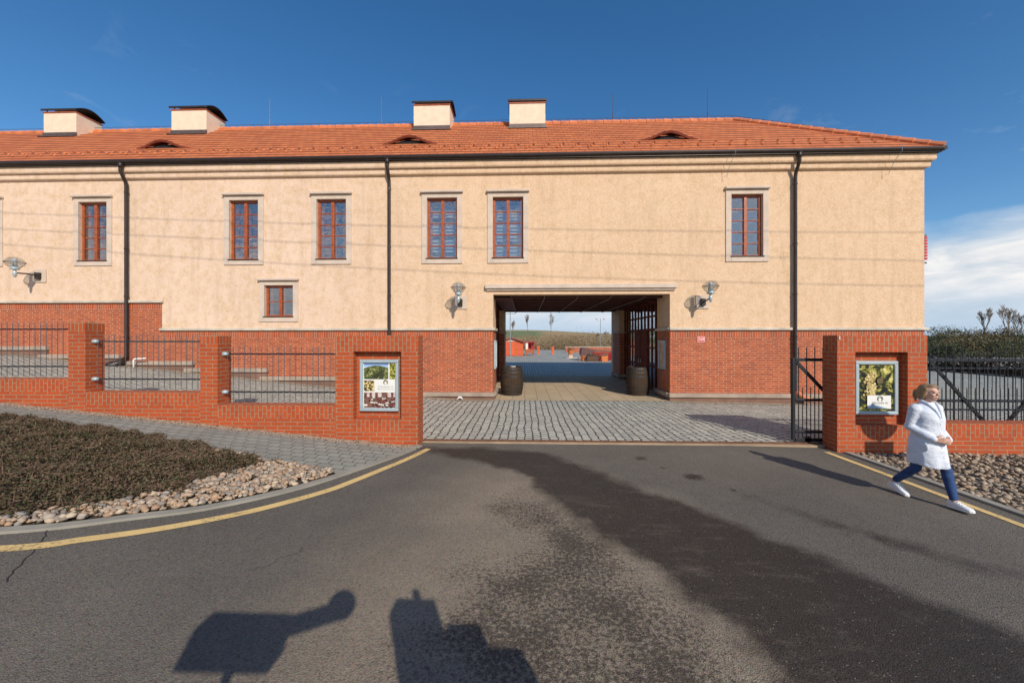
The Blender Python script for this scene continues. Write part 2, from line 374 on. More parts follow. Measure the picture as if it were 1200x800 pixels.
M['bark']=plain('bark',(.085,.06,.045),.9,.3,6,bump=.5,bs=20)
M['soil']=plain('dark_soil',(.055,.042,.030),.95,.3,4,bump=.6,bs=30)
def grassland():
    m=Mt('field_grass'); p=m.pos(); s=m.n('SeparateXYZ',{0:p})
    n=m.noise(p,.02,4,.6,.5)
    c=m.mix(m.ramp(n,.36,.50),(.13,.22,.06),(.46,.30,.16))
    far=m.math('MULTIPLY',m.math('MULTIPLY',m.ramp(s.outputs[1],118,126),m.ramp(s.outputs[1],196,188)),m.ramp(m.math('ADD',s.outputs[0],m.math('MULTIPLY',n,30)),26,20))
    c=m.mix(far,c,(.13,.19,.065))
    c=m.mix(m.ramp(m.noise(p,.5,5),.35,.7,0,.35),c,(.20,.15,.07))
    return m.fin(c,.95)
M['field']=grassland()
SUN_E,SKY_E,CLOUD_E,EXPO=4.0,.125,.95,0.10
# ------------------------------------------------------------------ ground
def lerp_poly(pl, x):
    for (a,b) in zip(pl,pl[1:]):
        if x<=b[0]: t=(x-a[0])/(b[0]-a[0]); return a[1]+(b[1]-a[1])*t
    return pl[-1][1]
def sdist(poly, x, y):               # signed distance to a polygon, positive inside
    best=1e9; ins=False; n=len(poly)
    for i in range(n):
        ax,ay=poly[i]; bx,by=poly[(i+1)%n]; dx,dy=bx-ax,by-ay
        t=max(0,min(1,((x-ax)*dx+(y-ay)*dy)/(dx*dx+dy*dy))); d=math.hypot(x-ax-t*dx,y-ay-t*dy); best=min(best,d)
        if (ay>y)!=(by>y) and x<(bx-ax)*(y-ay)/(by-ay)+ax: ins=not ins
    return best if ins else -best
def sheet(name, xs, ys, zf, mat, origin=(0,0,0)):
    mb=MB(); nx=len(xs); mb.v=[(x,y,zf(x,y)) for y in ys for x in xs]
    for j in range(len(ys)-1):
        for i in range(nx-1): mb.f.append((j*nx+i,j*nx+i+1,(j+1)*nx+i+1,(j+1)*nx+i)); mb.m.append(0)
    return mb.build(name,mat,origin=origin,smooth=True,recalc=False)
def frange(a,b,n): return [a+(b-a)*i/n for i in range(n+1)]

def hill(x,y):
    d=math.hypot(x,y-10)
    z=-.10 if d<70 else -.10
    if y>75:
        up=smooth(80,235,y)*(1-smooth(260,420,y)*.3)
        crest=7.0-1.7*smooth(-10,45,x)-1.0*smooth(45,130,x)+.7*math.sin(x*.045+1.)
        z+=up*crest
    return z
xs=[-420,-300,-200,-140,-100,-80,-60,-50]+frange(-40,44,84)+[50,60,75,95,120,160,220,320,450]
ys=[-220,-140,-90,-60,-40,-28]+frange(-20,80,100)+frange(84,260,44)+[275,300,340,400,460]
o=sheet('ground',xs,ys,lambda x,y: (g(max(x,-24),y)-.14 if y<75 else 0)+ (hill(x,y) if y>=75 else 0.) - (.0),M['field'])
struct(o,'grassy earth under and far beyond the paved courtyard','ground')

# road with its damp band
SU=[(-1.88,7.01),(-.86,7.06),(.38,6.78),(1.09,5.81),(1.6,5.03),(2.12,4.51),(2.45,3.95),(2.84,3.42),(3.15,3.03),(3.36,2.7),(3.75,2.1),(4.2,1.2)]
SL=[(1.2,1.2),(1.38,2.28),(1.43,2.67),(1.22,3.01),(1.1,3.46),(.73,3.89),(.36,4.68),(.06,5.53),(-.77,6.27),(-1.65,6.71)]
POLY=SU+SL
blobs=[(2.45,5.66,.13),(1.95,6.5,.10),(2.14,6.05,.06),(2.75,5.2,.05)]
SPK=[(-.1,5.2),(.9,4.3),(1.5,2.0),(.3,1.6),(-.9,2.3),(-.7,3.2),(-.1,3.9),(-.5,4.6)]
xs=frange(-16,-4,40)+frange(-3.9,6,110)[0:]+frange(6.3,14,24); ys=frange(-9,1.2,34)+frange(1.28,7.34,84)
o=sheet('road',xs,ys,g,M['asphalt'])
me=o.data; a=me.attributes.new('stain','FLOAT','POINT'); b=me.attributes.new('speck','FLOAT','POINT')
sv=[];pv=[]
for v in me.vertices:
    x,y=v.co.x,v.co.y
    s_=sdist(POLY,x,y)
    for bx,by,br in blobs: s_=max(s_,(br-math.hypot((x-bx)*.75,y-by))*2.2 if math.hypot(x-bx,y-by)<br*1.6 else -9)
    for q in ((2.9,4.9,3.6,3.9),(3.3,4.3,4.9,2.6)):   # drying smears right of the band
        dx,dy=q[2]-q[0],q[3]-q[1]; t=max(0,min(1,((x-q[0])*dx+(y-q[1])*dy)/(dx*dx+dy*dy)))
        s_=max(s_,.03-math.hypot(x-q[0]-t*dx,y-q[1]-t*dy)*.8)
    sv.append(max(-1.2,min(.6,s_))); pv.append(max(-2.5,min(.8,sdist(SPK,x,y)+.25)))
a.data.foreach_set('value',sv); b.data.foreach_set('value',pv)
struct(o,'dark asphalt driveway with a damp band sweeping across it','road')

o=sheet('courtyard',frange(-26,-1,75)+frange(-.7,60,60),frange(7.50,21,27)+frange(22,60,38)+[66,72,76],lambda x,y:g(x,y)+.004,M['cobble'])
struct(o,'grey granite sett paving of the courtyard','courtyard')
o=sheet('passage_floor',frange(-1.3,5.1,8),frange(12.42,20.9,10),lambda x,y:.012,M['passage'])
struct(o,'tan slab floor of the covered gateway','pavement')

def strip(name, xs, lo, hi, n, z, mat, thick=0.):
    mb=MB(); rows=[]
    for x in xs:
        y0,y1=lo(x),hi(x); rows.append([(x,y0+(y1-y0)*k/n) for k in range(n+1)])
    for r in rows: mb.v += [(x,y,g(x,y)+z) for x,y in r]
    for i in range(len(rows)-1):
        for k in range(n): mb.f.append((i*(n+1)+k,(i+1)*(n+1)+k,(i+1)*(n+1)+k+1,i*(n+1)+k+1)); mb.m.append(0)
    return mb.build(name,mat,smooth=True,recalc=False)
KO=[(-16,1.2),(-10,1.95),(-6.5,2.68),(-4.71,3.30),(-3.99,3.73),(-3.43,4.14),(-2.87,4.86),(-2.41,5.80),(-2.06,6.6),(-1.9,7.05)]
def catmull(P,n=8):
    out=[]; Q=[P[0]]+list(P)+[P[-1]]
    for i in range(1,len(Q)-2):
        p0,p1,p2,p3=[np.array(q,float) for q in Q[i-1:i+3]]
        for k in range(n):
            t=k/n; out.append(tuple(.5*((2*p1)+(-p0+p2)*t+(2*p0-5*p1+4*p2-p3)*t*t+(-p0+3*p1-3*p2+p3)*t**3)))
    return out+[tuple(map(float,P[-1]))]
KOs=catmull(KO)
def offset(P,d):
    out=[]
    for i,p in enumerate(P):
        a=np.array(P[max(i-1,0)]); b=np.array(P[min(i+1,len(P)-1)]); t=(b-a)/np.linalg.norm(b-a); out.append((p[0]-t[1]*d,p[1]+t[0]*d))
    return out
KIs=offset(KOs,.095)
def ribbon(mb,A,B,z0,z1,m=0):            # kerb-like solid between two polylines
    n=len(A); f=lambda p,z:(p[0],p[1],g(p[0],p[1])+z)
    for i in range(n-1):
        mb.quad(f(A[i],z1),f(A[i+1],z1),f(B[i+1],z1),f(B[i],z1),m)
        mb.quad(f(A[i],z0),f(A[i+1],z0),f(A[i+1],z1),f(A[i],z1),m)
        mb.quad(f(B[i+1],z0),f(B[i],z0),f(B[i],z1),f(B[i+1],z1),m)
    mb.quad(f(A[-1],z0),f(B[-1],z0),f(B[-1],z1),f(A[-1],z1),m)
mb=MB(); ribbon(mb,KOs,KIs,-.05,.026); struct(mb.build('kerb',M['kerb'],recalc=False),'flush concrete kerb curving along the pebble bed','kerb')
mb=MB(); KR=[(5.66,y) for y in frange(-9,7.0,32)]; KR2=[(5.77,y) for y in frange(-9,7.0,32)]; ribbon(mb,KR2,KR,-.1,.03); struct(mb.build('kerb',M['kerb'],recalc=False),'flush concrete kerb straight beside the right pebble bed','kerb')
PL=[(-16,6.8),(-9.16,6.40),(-7.45,6.27),(-5.8,6.11),(-3.86,5.66),(-2.72,5.52)]
KIx=sorted(KIs)
kin=lambda x: lerp_poly(KIx,x)
sxs=frange(-16,-6,30)+frange(-5.8,-2.0,38)
struct(strip('pavement',sxs,lambda x: lerp_poly(PL,x) if x<-2.72 else min(kin(x)-.01,6.85),lambda x:6.86,4,.020,M['paver']),'grey interlocking paver footpath climbing along the brick wall','pavement')
mb=MB()
struct(strip('path_edging',[x for x in sxs if x<-2.7],lambda x:lerp_poly(PL,x)-.06,lambda x:lerp_poly(PL,x),1,.024,M['kerb']),'narrow concrete edging of the paver footpath','kerb')
struct(strip('planting_bed',frange(-16,-2.74,40),lambda x:kin(x)-.02,lambda x:lerp_poly(PL,x)-.06,3,.012,M['soil']),'dark soil bed under the ground cover','soil')
struct(strip('gravel_strip',sxs+[-1.9],lambda x:6.86,lambda x:7.06,1,.022,M['gravel']),'pale gravel strip at the foot of the left brick wall','gravel')
struct(strip('gravel_strip',frange(-26,-1.06,60),lambda x:12.20+.04*math.sin(x*3),lambda x:12.60,1,.012,M['gravel']),'pale gravel strip along the left foot of the building','gravel')
struct(strip('gravel_strip',frange(4.72,13,20),lambda x:12.20+.04*math.sin(x*3),lambda x:12.60,1,.012,M['gravel']),'pale gravel strip along the right foot of the building','gravel')
struct(sheet('stone_bed',frange(5.75,16,14),frange(-3,7.1,14),lambda x,y:-.075,M['soil']),'dark soil bed under the right pebbles','soil')
def zz(x): return g(x)+.008
mb=MB(); mb.box(-1.97,5.62,7.335,7.43,-.1,.016); struct(mb.build('threshold_kerb',M['sandkerb']),'sandy concrete strip across the gateway','kerb')
mb=MB(); mb.box(-1.97,9.9,7.48,7.515,-.05,.030); mb.box(-1.97,9.9,7.432,7.478,-.05,.012); struct(mb.build('gate_rail_track',M['rust']),'rusty steel gate rail set in the ground across the entrance','rail')
# old seams and cracks in the asphalt
m_=plain('tar_seam',(.028,.025,.023),.7,.2,9)
def seam(pts,w,label):
    A=catmull(pts,6); A=[(x+rng.normal()*.012,y+rng.normal()*.012) for x,y in A]; n=len(A); mb=MB(); P_,Q_=offset(A,w/2),offset(A,-w/2)
    for i in range(n-1): mb.quad(*[(p[0],p[1],g(p[0],p[1])+.0045) for p in (P_[i],P_[i+1],Q_[i+1],Q_[i])])
    struct(mb.build('tar_seam',m_,recalc=False),label,'crack')
seam([(-3.9,2.75),(-4.1,3.0),(-4.25,3.25),(-4.45,3.42)],.008,'thin dark crack running under the left yellow line')
seam([(-2.35,3.2),(-2.25,3.28),(-2.2,3.42),(-2.1,3.5),(-2.12,3.6)],.005,'short forked crack in the open asphalt on the left')
# yellow lines
YL=catmull([(-16,.75),(-10,1.62),(-6.5,2.42),(-4.48,3.10),(-4.01,3.36),(-3.53,3.70),(-3.02,4.20),(-2.57,4.84),(-2.37,5.27),(-2.15,5.81),(-1.92,6.38),(-1.75,6.92)])
A=offset(YL,.055); B=offset(YL,-.055); mb=MB()
for i in range(len(YL)-1): mb.quad(*[(p[0],p[1],g(p[0],p[1])+.005) for p in (A[i],A[i+1],B[i+1],B[i])])
struct(mb.build('yellow_line',M['yellow'],recalc=False),'worn yellow edge line curving along the left kerb','road marking')
mb=MB(); ysr=frange(-9,7.03,40)
for a_,b_ in zip(ysr,ysr[1:]): mb.quad(*[(x,y,g(x,y)+.006) for x,y in ((5.33,a_),(5.43,a_),(5.43,b_),(5.33,b_))])
struct(mb.build('yellow_line',M['yellow'],recalc=False),'worn yellow edge line straight along the right kerb','road marking')

# pebbles
def pebbles(name, pts, mat, rmin, rmax, label):
    bm=bmesh.new(); bmesh.ops.create_icosphere(bm,subdivisions=2 if len(pts)<900 else 1,radius=1); base=np.array([v.co[:] for v in bm.verts]); F=np.array([[v.index for v in f.verts] for f in bm.faces]); bm.free()
    Vs=[];Fs=[]
    for i,(x,y,z) in enumerate(pts):
        r=rmin+(rmax-rmin)*rng.random()**1.6; b=base*np.array([1+.35*rng.random(),.8+.3*rng.random(),.5+.3*rng.random()])*r
        b=b*(1+.10*np.sin(base@rng.normal(size=3)*2.3+rng.random()*6))[:,None]
        a=rng.random()*6.28; t=rng.normal()*.3; ca,sa=math.cos(a),math.sin(a); b=b@np.array([[1,0,0],[0,math.cos(t),-math.sin(t)],[0,math.sin(t),math.cos(t)]]).T@np.array([[ca,-sa,0],[sa,ca,0],[0,0,1]]).T
        Vs.append(b+np.array([x,y,z+r*.25])); Fs.append(F+i*len(base))
    o=npmesh(name,np.concatenate(Vs),np.concatenate(Fs),mat,smooth=True); struct(o,label,'pebbles','stuff')
CB=[(-3.60,5.60),(-3.72,5.2),(-3.84,4.89),(-3.96,4.45),(-4.08,4.18),(-4.40,3.84),(-4.85,3.46),(-6.6,2.83),(-10,2.1),(-16,1.4)]    # lower right edge of the ground cover
CBr=CB[::-1]
pts=[]; tries=0
while len(pts)<2100 and tries<90000:
    tries+=1; x=-6.5+3.85*rng.random(); y=2.6+3.1*rng.random()
    if y<kin(x)+.012 or y>lerp_poly(PL,x)-.08: continue
    # keep to the pebble side
    ex=None
    for (a_,b_) in zip(CB,CB[1:]):
        if b_[1]<=y<=a_[1]: ex=a_[0]+(b_[0]-a_[0])*(a_[1]-y)/(a_[1]-b_[1])
    if ex is not None and x<ex-.12: continue
    pts.append((x,y,g(x,y)+.025+.045*rng.random()))
pebbles('pebble_bed',pts,M['pebble'],.014,.044,'tan and grey river pebbles heaped between kerb and ground cover')
pts=[(5.82+4.4*rng.random()**1.1,3.2+3.8*rng.random(),-.06+.05*rng.random()) for _ in range(5600)]
pts=[p for p in pts if p[0]<1.55*p[1]+.6]
pebbles('pebble_bed',pts,M['pebble_r'],.015,.044,'grey brown pebbles between the right kerb and the brick wall')

# ground cover
def cover_edge(y):
    for (a_,b_) in zip(CB,CB[1:]):
        if b_[1]<=y<=a_[1]: return a_[0]+(b_[0]-a_[0])*(a_[1]-y)/(a_[1]-b_[1])
    return -99
P=[];T=[]
N=0
while N<74000:
    n=60000; x=-10.5+6.9*rng.random(n); y=2.0+4.4*rng.random(n)
    keep=(x>-1.52*y-.4); x=x[keep]; y=y[keep]
    pl=np.interp(x,[p[0] for p in PL],[p[1] for p in PL])-.05+.05*np.sin(x*7)+.03*np.sin(x*23); ce=np.interp(y,[p[1] for p in CBr],[p[0] for p in CBr])+.08*np.sin(y*9)+.05*np.sin(y*31)
    stray=.22*rng.random(len(x))**5; d=np.minimum(pl-y+stray*.6,(ce-x)*.75+stray); d=np.where(y>5.6,pl-y+stray*.4,d); k=d>0; x,y,d=x[k],y[k],d[k]
    H=.18*np.minimum(1,d/.5)**.6+.045*np.sin(x*5.1+y*2)*np.sin(y*6.3)+.04*np.sin(x*13+1)*np.sin(y*15+x*4); H=np.maximum(H,.03)
    gz=np.array([g(a) for a in x]); u=1-rng.random(len(x))**2.2*.8
    P.append(np.stack([x,y,gz+H*u],1)); N+=len(x)
P=np.concatenate(P)[:74000]
V,F=leaves(P,.030,.35,.55)
o=npmesh('ground_cover',V,F,M['cover']); struct(o,'low dark cotoneaster ground cover mound','ground cover','stuff')
NT=5200; S=P[rng.choice(len(P),NT,replace=False)]
L_=rng.normal(size=(NT,3)); L_[:,2]=np.abs(L_[:,2])*.45; L_/=np.linalg.norm(L_,axis=1)[:,None]; ln=(.06+.12*rng.random(NT))[:,None]; w=rng.normal(size=(NT,3)); w-=(w*L_).sum(1)[:,None]*L_; w/=np.linalg.norm(w,axis=1)[:,None]; w*=.0024
V=np.stack([S-w,S+w,S+L_*ln+w*.4,S+L_*ln-w*.4],1).reshape(-1,3)
o=npmesh('ground_cover_twigs',V,np.arange(4*NT).reshape(-1,4),M['twig']); struct(o,'bare brown twigs standing out of the dark ground cover','twigs','stuff')

# ------------------------------------------------------------------ building
YF=12.6
BLD=thing('gatehouse','long two storey ochre plastered gatehouse with tiled hip roof and brick base','building',(5.6,YF,0))
WIN=[-18.57,-14.69,-9.43,-6.44,-2.73,-.55,7.14]; HW=.5; WZ=(4.64,6.65)
SW=(-8.72,-7.74,2.73,3.79); PX=(-1.04,4.70); PZT=3.46
STEP=-12.27; CAPU,CAPL=3.24,2.30
XL,XR=-30.,12.66
holes=[(c-HW,c+HW,*WZ) for c in WIN]+[SW,(PX[0],PX[1],-9,PZT)]
inh=lambda x,z: any(a<x<b and c<z<d for a,b,c,d in holes)
cap=lambda x: CAPU if x<STEP else CAPL
xs=sorted({XL,XR,STEP,*[v for h in holes for v in h[:2]]}); zs=sorted({-.6,.30,CAPU,CAPL,PZT,WZ[0],WZ[1],SW[2],SW[3],7.8, CAPU-.25,CAPL-.25})
mb=MB(); mb.panel(xs,zs,lambda x,z: None if z<cap(x) else (-1 if inh(x,z) else 0),YF,YF+.4)
# passage jambs above the brick, end wall, back wall
for (a,b) in ((PX[0]-.6,PX[0]),(PX[1],PX[1]+.6)):
    mb.box(a,b,YF+.4,13.8,CAPL,PZT+.3); mb.box(a+(.05 if a<0 else 0),b-(0 if a<0 else -.0),19.2,20.6,CAPL,PZT+.3)
mb.box(XR-.4,XR,YF+.4,20.6,-.5,7.8)
bx=[XL,PX[0],PX[1],XR]; mb.panel(bx,[-.5,3.5,7.8],lambda x,z:-1 if PX[0]<x<PX[1] and z<3.5 else 0,20.6,21.0)
mb.box(XL-.4,XL,YF,21,-.5,7.8)
mb.build('wall',M['plaster'],BLD)
for sel in (lambda x:x<PX[0]+.01, lambda x:x>PX[1]-.01):
    mb=MB(); mb.panel([x for x in xs if sel(x)],zs,lambda x,z: None if z>cap(x) else (-1 if inh(x,z) else 0),YF,YF+.4,lambda x,z: 1 if (cap(x)-.25<z) else 0); mb.build('brick_plinth',[M['fbrick'],M['fbrick_s']],BLD)
for (a,b) in ((PX[0]-.6,PX[0]),(PX[1],PX[1]+.6)):
    mb=MB(); mb.box(a,b,YF+.4,13.8,-.3,CAPL); mb.build('brick_jamb',M['fbrick'],BLD)
    mb=MB(); mb.box(a+(.05 if a<0 else 0),b,19.2,20.6,-.3,CAPL); mb.build('brick_jamb',M['fbrick'],BLD)
# stone cap courses
def capbox(*b): m=MB(); m.box(*b); m.build('plinth_cap',M['grey_stone'],BLD,bevel=.012)
def capst(x0,x1,z,h=.085,d=.075): capbox(x0,x1,YF-d,YF+.02,z-.02,z+h-.02)
capst(XL,STEP+.06,CAPU); capst(STEP-.05,PX[0]+.03,CAPL); capst(PX[1]-.03,XR+.09,CAPL)
for (a,b) in ((PX[0]-.3,PX[0]+.06),(PX[1]-.06,PX[1]+.3)):
    capbox(a,b,YF+.02,13.87,CAPL-.02,CAPL+.065); capbox(a,b,19.13,20.7,CAPL-.02,CAPL+.065)
# stepped sill ledges with the painted base under them
LED=[(XL,-20.,2.1),(-20.2,-16.23,1.75),(-16.51,-13.66,1.47),(-13.8,-11.11,1.25),(-11.4,-8.57,1.02),(-8.8,-6.05,.75),(-6.25,-3.6,.50),(-3.7,PX[0]+.06,.25)]
def ledge(*b): m=MB(); m.box(*b); m.build('ledge',M['ledge'],BLD,bevel=.012)
def pbase(*b): m=MB(); m.box(*b); m.build('painted_base',M['base'],BLD)
for i,(a,b,z) in enumerate(LED): ledge(a,b,YF-.13-.002*i,YF+.05,z-.13,z); pbase(a,b-.03,YF-.07-.002*i,YF+.03,g(a)-.8 if a>-21 else -.2,z-.13)
ledge(PX[1]-.06,XR+.1,YF-.13,YF+.05,.12,.25); pbase(PX[1]-.03,XR+.05,YF-.07,YF+.03,-.3,.12)
for (a,b) in ((PX[0]-.3,PX[0]+.10),(PX[1]-.10,PX[1]+.3)):
    ledge(a,b,YF+.05,13.9,.12,.25); pbase(a+.04,b-.04,YF+.03,13.85,-.2,.12); ledge(a,b,19.1,20.7,.12,.25); pbase(a+.04,b-.04,19.15,20.65,-.2,.12)
# windows
def window(name,xc,z0,z1,rows,x_half):
    x0,x1=xc-x_half,xc+x_half
    w=MB(); y=YF+.085
    def grid(mb,x0,x1,z0,z1,y,d,fr,mid,mun):
        mb.box(x0,x0+fr,y,y+d,z0,z1); mb.box(x1-fr,x1,y,y+d,z0,z1); mb.box(x0+fr,x1-fr,y,y+d,z1-fr,z1); mb.box(x0+fr,x1-fr,y,y+d,z0,z0+fr)
        c=(x0+x1)/2; mb.box(c-mid/2,c+mid/2,y-.015,y+d-.004,z0+fr,z1-fr)
        for k in range(1,rows):
            z=z0+fr+(z1-z0-2*fr)*k/rows
            mb.box(x0+fr,c-mid/2,y+.008,y+d-.008,z-mun/2,z+mun/2); mb.box(c+mid/2,x1-fr,y+.008,y+d-.008,z-mun/2,z+mun/2)
    grid(w,x0,x1,z0,z1,y,.06,.075,.10,.032)
    f=w.build(name,M['wood'],BLD,origin=(xc,YF,z0),bevel=.006); f.location=Vector((xc,YF,z0))-Vector(BLD['org'])
    m=MB(); m.quad((x0+.06,y+.035,z0+.06),(x1-.06,y+.035,z0+.06),(x1-.06,y+.035,z1-.06),(x0+.06,y+.035,z1-.06)); m.build('pane',M['pane'],f)
    m=MB(); grid(m,x0+.03,x1-.03,z0+.03,z1-.03,YF+.26,.05,.085,.11,.03); m.build('inner_frame',M['wood'],f)
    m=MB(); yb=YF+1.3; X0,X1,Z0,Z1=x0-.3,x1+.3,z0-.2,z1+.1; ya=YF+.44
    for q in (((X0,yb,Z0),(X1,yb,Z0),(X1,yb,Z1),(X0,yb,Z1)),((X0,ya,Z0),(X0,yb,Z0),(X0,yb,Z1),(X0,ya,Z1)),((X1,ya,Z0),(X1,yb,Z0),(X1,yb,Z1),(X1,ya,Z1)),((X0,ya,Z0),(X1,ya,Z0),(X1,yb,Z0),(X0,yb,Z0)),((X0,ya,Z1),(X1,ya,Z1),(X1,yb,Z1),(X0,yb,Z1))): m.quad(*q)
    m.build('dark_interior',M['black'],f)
    m=MB(); e=.175; t=.15; yy=YF-.035
    m.box(x0-e,x0,yy,YF+.01,z0-e*.9,z1+t); m.box(x1,x1+e,yy,YF+.01,z0-e*.9,z1+t); m.box(x0,x1,yy,YF+.01,z1,z1+t); m.box(x0,x1,yy,YF+.01,z0-e*.9,z0)
    m.build('surround',M['stone'],f,bevel=.008)
    m=MB(); m.box(x0-e-.03,x1+e+.03,YF-.12,YF+.005,z1+t+.001,z1+t+.085); m.build('lintel',M['stone'],f,bevel=.02)
    m=MB(); m.box(x0-.03,x1+.03,YF-.06,YF+.15,z0-.002,z0+.022); m.build('window_sill',M['gutter'],f)
    return f
M['blind']=plain('pale_blind',(.50,.54,.58),.6,.06,4); M['curtain']=plain('rust_curtain',(.30,.11,.07),.9,.2,6)
f0=window('window',WIN[0],WZ[0],WZ[1],5,HW)
for c in WIN[1:]:
    f=dup(f0,BLD); f.location.x=c-BLD['org'][0]
    q=MB(); q_y=YF+.40; X0=WIN[0]
    if c in (-2.73,-.55):
        for k in range(16):
            z=WZ[1]-.12-k*.115
            if (c==-2.73 and k%5==4) or (c==-.55 and k%6==5): continue
            q.box(X0-.42,X0+.42,q_y,q_y+.012,z-.085,z)
        b=q.build('blind',M['blind'],f,origin=f0['org'])
    elif c!=7.14:
        for sx in ((-.45,-.17),(.02,.26)) if c!=-6.44 else ((-.45,-.22),(.20,.45)):
            n=7; p=[(X0+sx[0]+(sx[1]-sx[0])*i/n, q_y+.03*(i%2)) for i in range(n+1)]
            for (xa,ya),(xb,yb) in zip(p,p[1:]): q.quad((xa,ya,WZ[0]+.05),(xb,yb,WZ[0]+.05),(xb,yb,WZ[1]-.05),(xa,ya,WZ[1]-.05))
        q.build('curtain',M['curtain'],f,origin=f0['org'])
window('window',(SW[0]+SW[1])/2,SW[2],SW[3],2,(SW[1]-SW[0])/2)
# cornice, gutter, lintel
mb=MB(); prof=[(0,7.38),(.085,7.41),(.10,7.44),(.10,7.585),(.17,7.592),(.19,7.63),(.19,7.80),(0,7.80)]
def mold(mb,prof,x0,x1,y):
    n=len(prof); p=[(x0,y-d,z) for d,z in prof]+[(x1+d,y-d,z) for d,z in prof]
    fs=[(i,(i+1)%n,n+(i+1)%n,n+i) for i in range(n)]; mb.add(p,fs)
    # return along the end wall
    q=[(x1+d,y-d,z) for d,z in prof]+[(x1+d,21.0,z) for d,z in prof]; mb.add(q,fs)
mold(mb,prof,XL,XR,YF); mb.build('cornice',M['plaster'],BLD,recalc=True)
mb=MB(); path=[]
def gut(mb,p,q,r=.085):
    mb.tube([p,q],r,10)
mb.box(XL,12.90,12.36,12.40,7.80,7.93); mb.tube([(XL,12.32,7.895),(12.98,12.32,7.895)],.068,12); mb.tube([(12.96,12.26,7.895),(12.96,21,7.895)],.068,12); mb.box(12.88,12.92,12.3,21,7.80,7.93)
mb.box(XL,12.9,12.32,12.62,7.80,7.815)
mb.build('gutter',M['gutter'],BLD,smooth=False)
mb=MB(); mb.box(PX[0]-.26,PX[1]+.20,YF-.13,YF+.01,3.64,3.78); mb.box(PX[0]-.22,PX[1]+.16,YF-.07,YF+.01,3.575,3.64); mb.build('gateway_lintel',M['stone'],BLD,bevel=.018)
# downspouts
for x,zb,ell in ((-13.42,1.30,1),(-4.46,.5,0),(8.60,.30,1)):
    d=MB(); y=YF-.10; d.tube([(x,12.32,7.82),(x,12.32,7.70),(x,12.31,7.58),(x,YF-.21,7.42),(x,YF-.12,7.26),(x,y,7.15),(x,y,zb+.1),(x,y-.02,zb)],.052,10); d.tube([(x,12.32,7.85),(x,12.32,7.66)],[.085,.058],10)
    o=d.build('downspout',M['gutter'],BLD,smooth=True)
    for z in (6.9,5.0,3.4,2.05): c=MB(); c.tube([(x,y,z),(x,y,z+.05)],.062,10); c.box(x-.015,x+.015,y,YF,z+.01,z+.035); c.build('pipe_bracket',M['gutter'],o)
# roof
EY,EZ,RY,RZ=12.32,7.93,16.6,11.27; HX=12.97; RX=HX-(RY-EY)*.97
SLh=math.hypot(RY-EY,RZ-EZ); sn,cs=(RZ-EZ)/SLh,(RY-EY)/SLh; NR=15
rf=MB(); lift=.018
for i in range(NR):
    s0,s1=i/NR,(i+1)/NR
    P0=lambda s,l:(EY+(RY-EY)*s-sn*l,EZ+(RZ-EZ)*s+cs*l)
    y0,z0=P0(s0,lift); y1,z1=P0(s1,.004); yb,zb=P0(s0,.0)
    xa=HX-(HX-RX)*s0; xb=HX-(HX-RX)*s1
    rf.quad((XL,y0,z0),(xa,y0,z0),(xb,y1,z1),(XL,y1,z1),0,[(XL,s0*SLh),(xa,s0*SLh),(xb,s1*SLh),(XL,s1*SLh)])
    rf.quad((XL,yb,zb),(xa,yb,zb),(xa,y0,z0),(XL,y0,z0),0,[(XL,s0*SLh-.01),(xa,s0*SLh-.01),(xa,s0*SLh),(XL,s0*SLh)])
    # hip end
    ya,yb2=EY+(RY-EY)*s0,EY+(RY-EY)*s1; Ya,Yb=2*RY-ya,2*RY-yb2
    rf.quad((xa,ya,EZ+(RZ-EZ)*s0+.02),(xa,Ya,EZ+(RZ-EZ)*s0+.02),(xb,Yb,EZ+(RZ-EZ)*s1),(xb,yb2,EZ+(RZ-EZ)*s1),0,[(ya,s0*SLh),(Ya,s0*SLh),(Yb,s1*SLh),(yb2,s1*SLh)])
rf.quad((XL,2*RY-EY,EZ),(HX,2*RY-EY,EZ),(RX,RY,RZ),(XL,RY,RZ))
rf.quad((XL,EY,EZ-.01),(HX,EY,EZ-.01),(HX,2*RY-EY,EZ-.01),(XL,2*RY-EY,EZ-.01))
# snow guard tiles in two staggered rows near the eave
for k in range(84):
    for r_,(s_,dx) in enumerate(((.13,0),(.175,.12),(.22,.24))):
        x=XL+.2+k*.515+dx
        if x>HX-1.2: continue
        y,z=EY+(RY-EY)*s_,EZ+(RZ-EZ)*s_
        rf.add([(x-.045,y-.01,z+.03),(x,y-.05,z+.0),(x+.045,y-.01,z+.03),(x-.03,y+.02,z+.10),(x,y-.03,z+.09),(x+.03,y+.02,z+.10)],[(0,1,4,3),(1,2,5,4),(3,4,5)])
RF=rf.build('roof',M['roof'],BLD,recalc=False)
rc=MB(); 
def ridge(p,q,r=.105,step=.36):
    p=Vector(p);q=Vector(q);n=max(2,int((q-p).length/step)); path=[];rad=[]
    for i in range(n):
        a=p.lerp(q,i/n); b=p.lerp(q,(i+.93)/n); path+=[a,b]; rad+=[r*1.12,r*.9]
    rc.tube(path,rad,10)
ridge((XL,RY,RZ),(RX,RY,RZ)); ridge((HX,EY,EZ+.04),(RX,RY,RZ+.02)); ridge((HX,2*RY-EY,EZ+.04),(RX,RY,RZ+.02))
rc.build('ridge_cap',M['ridge'],RF)
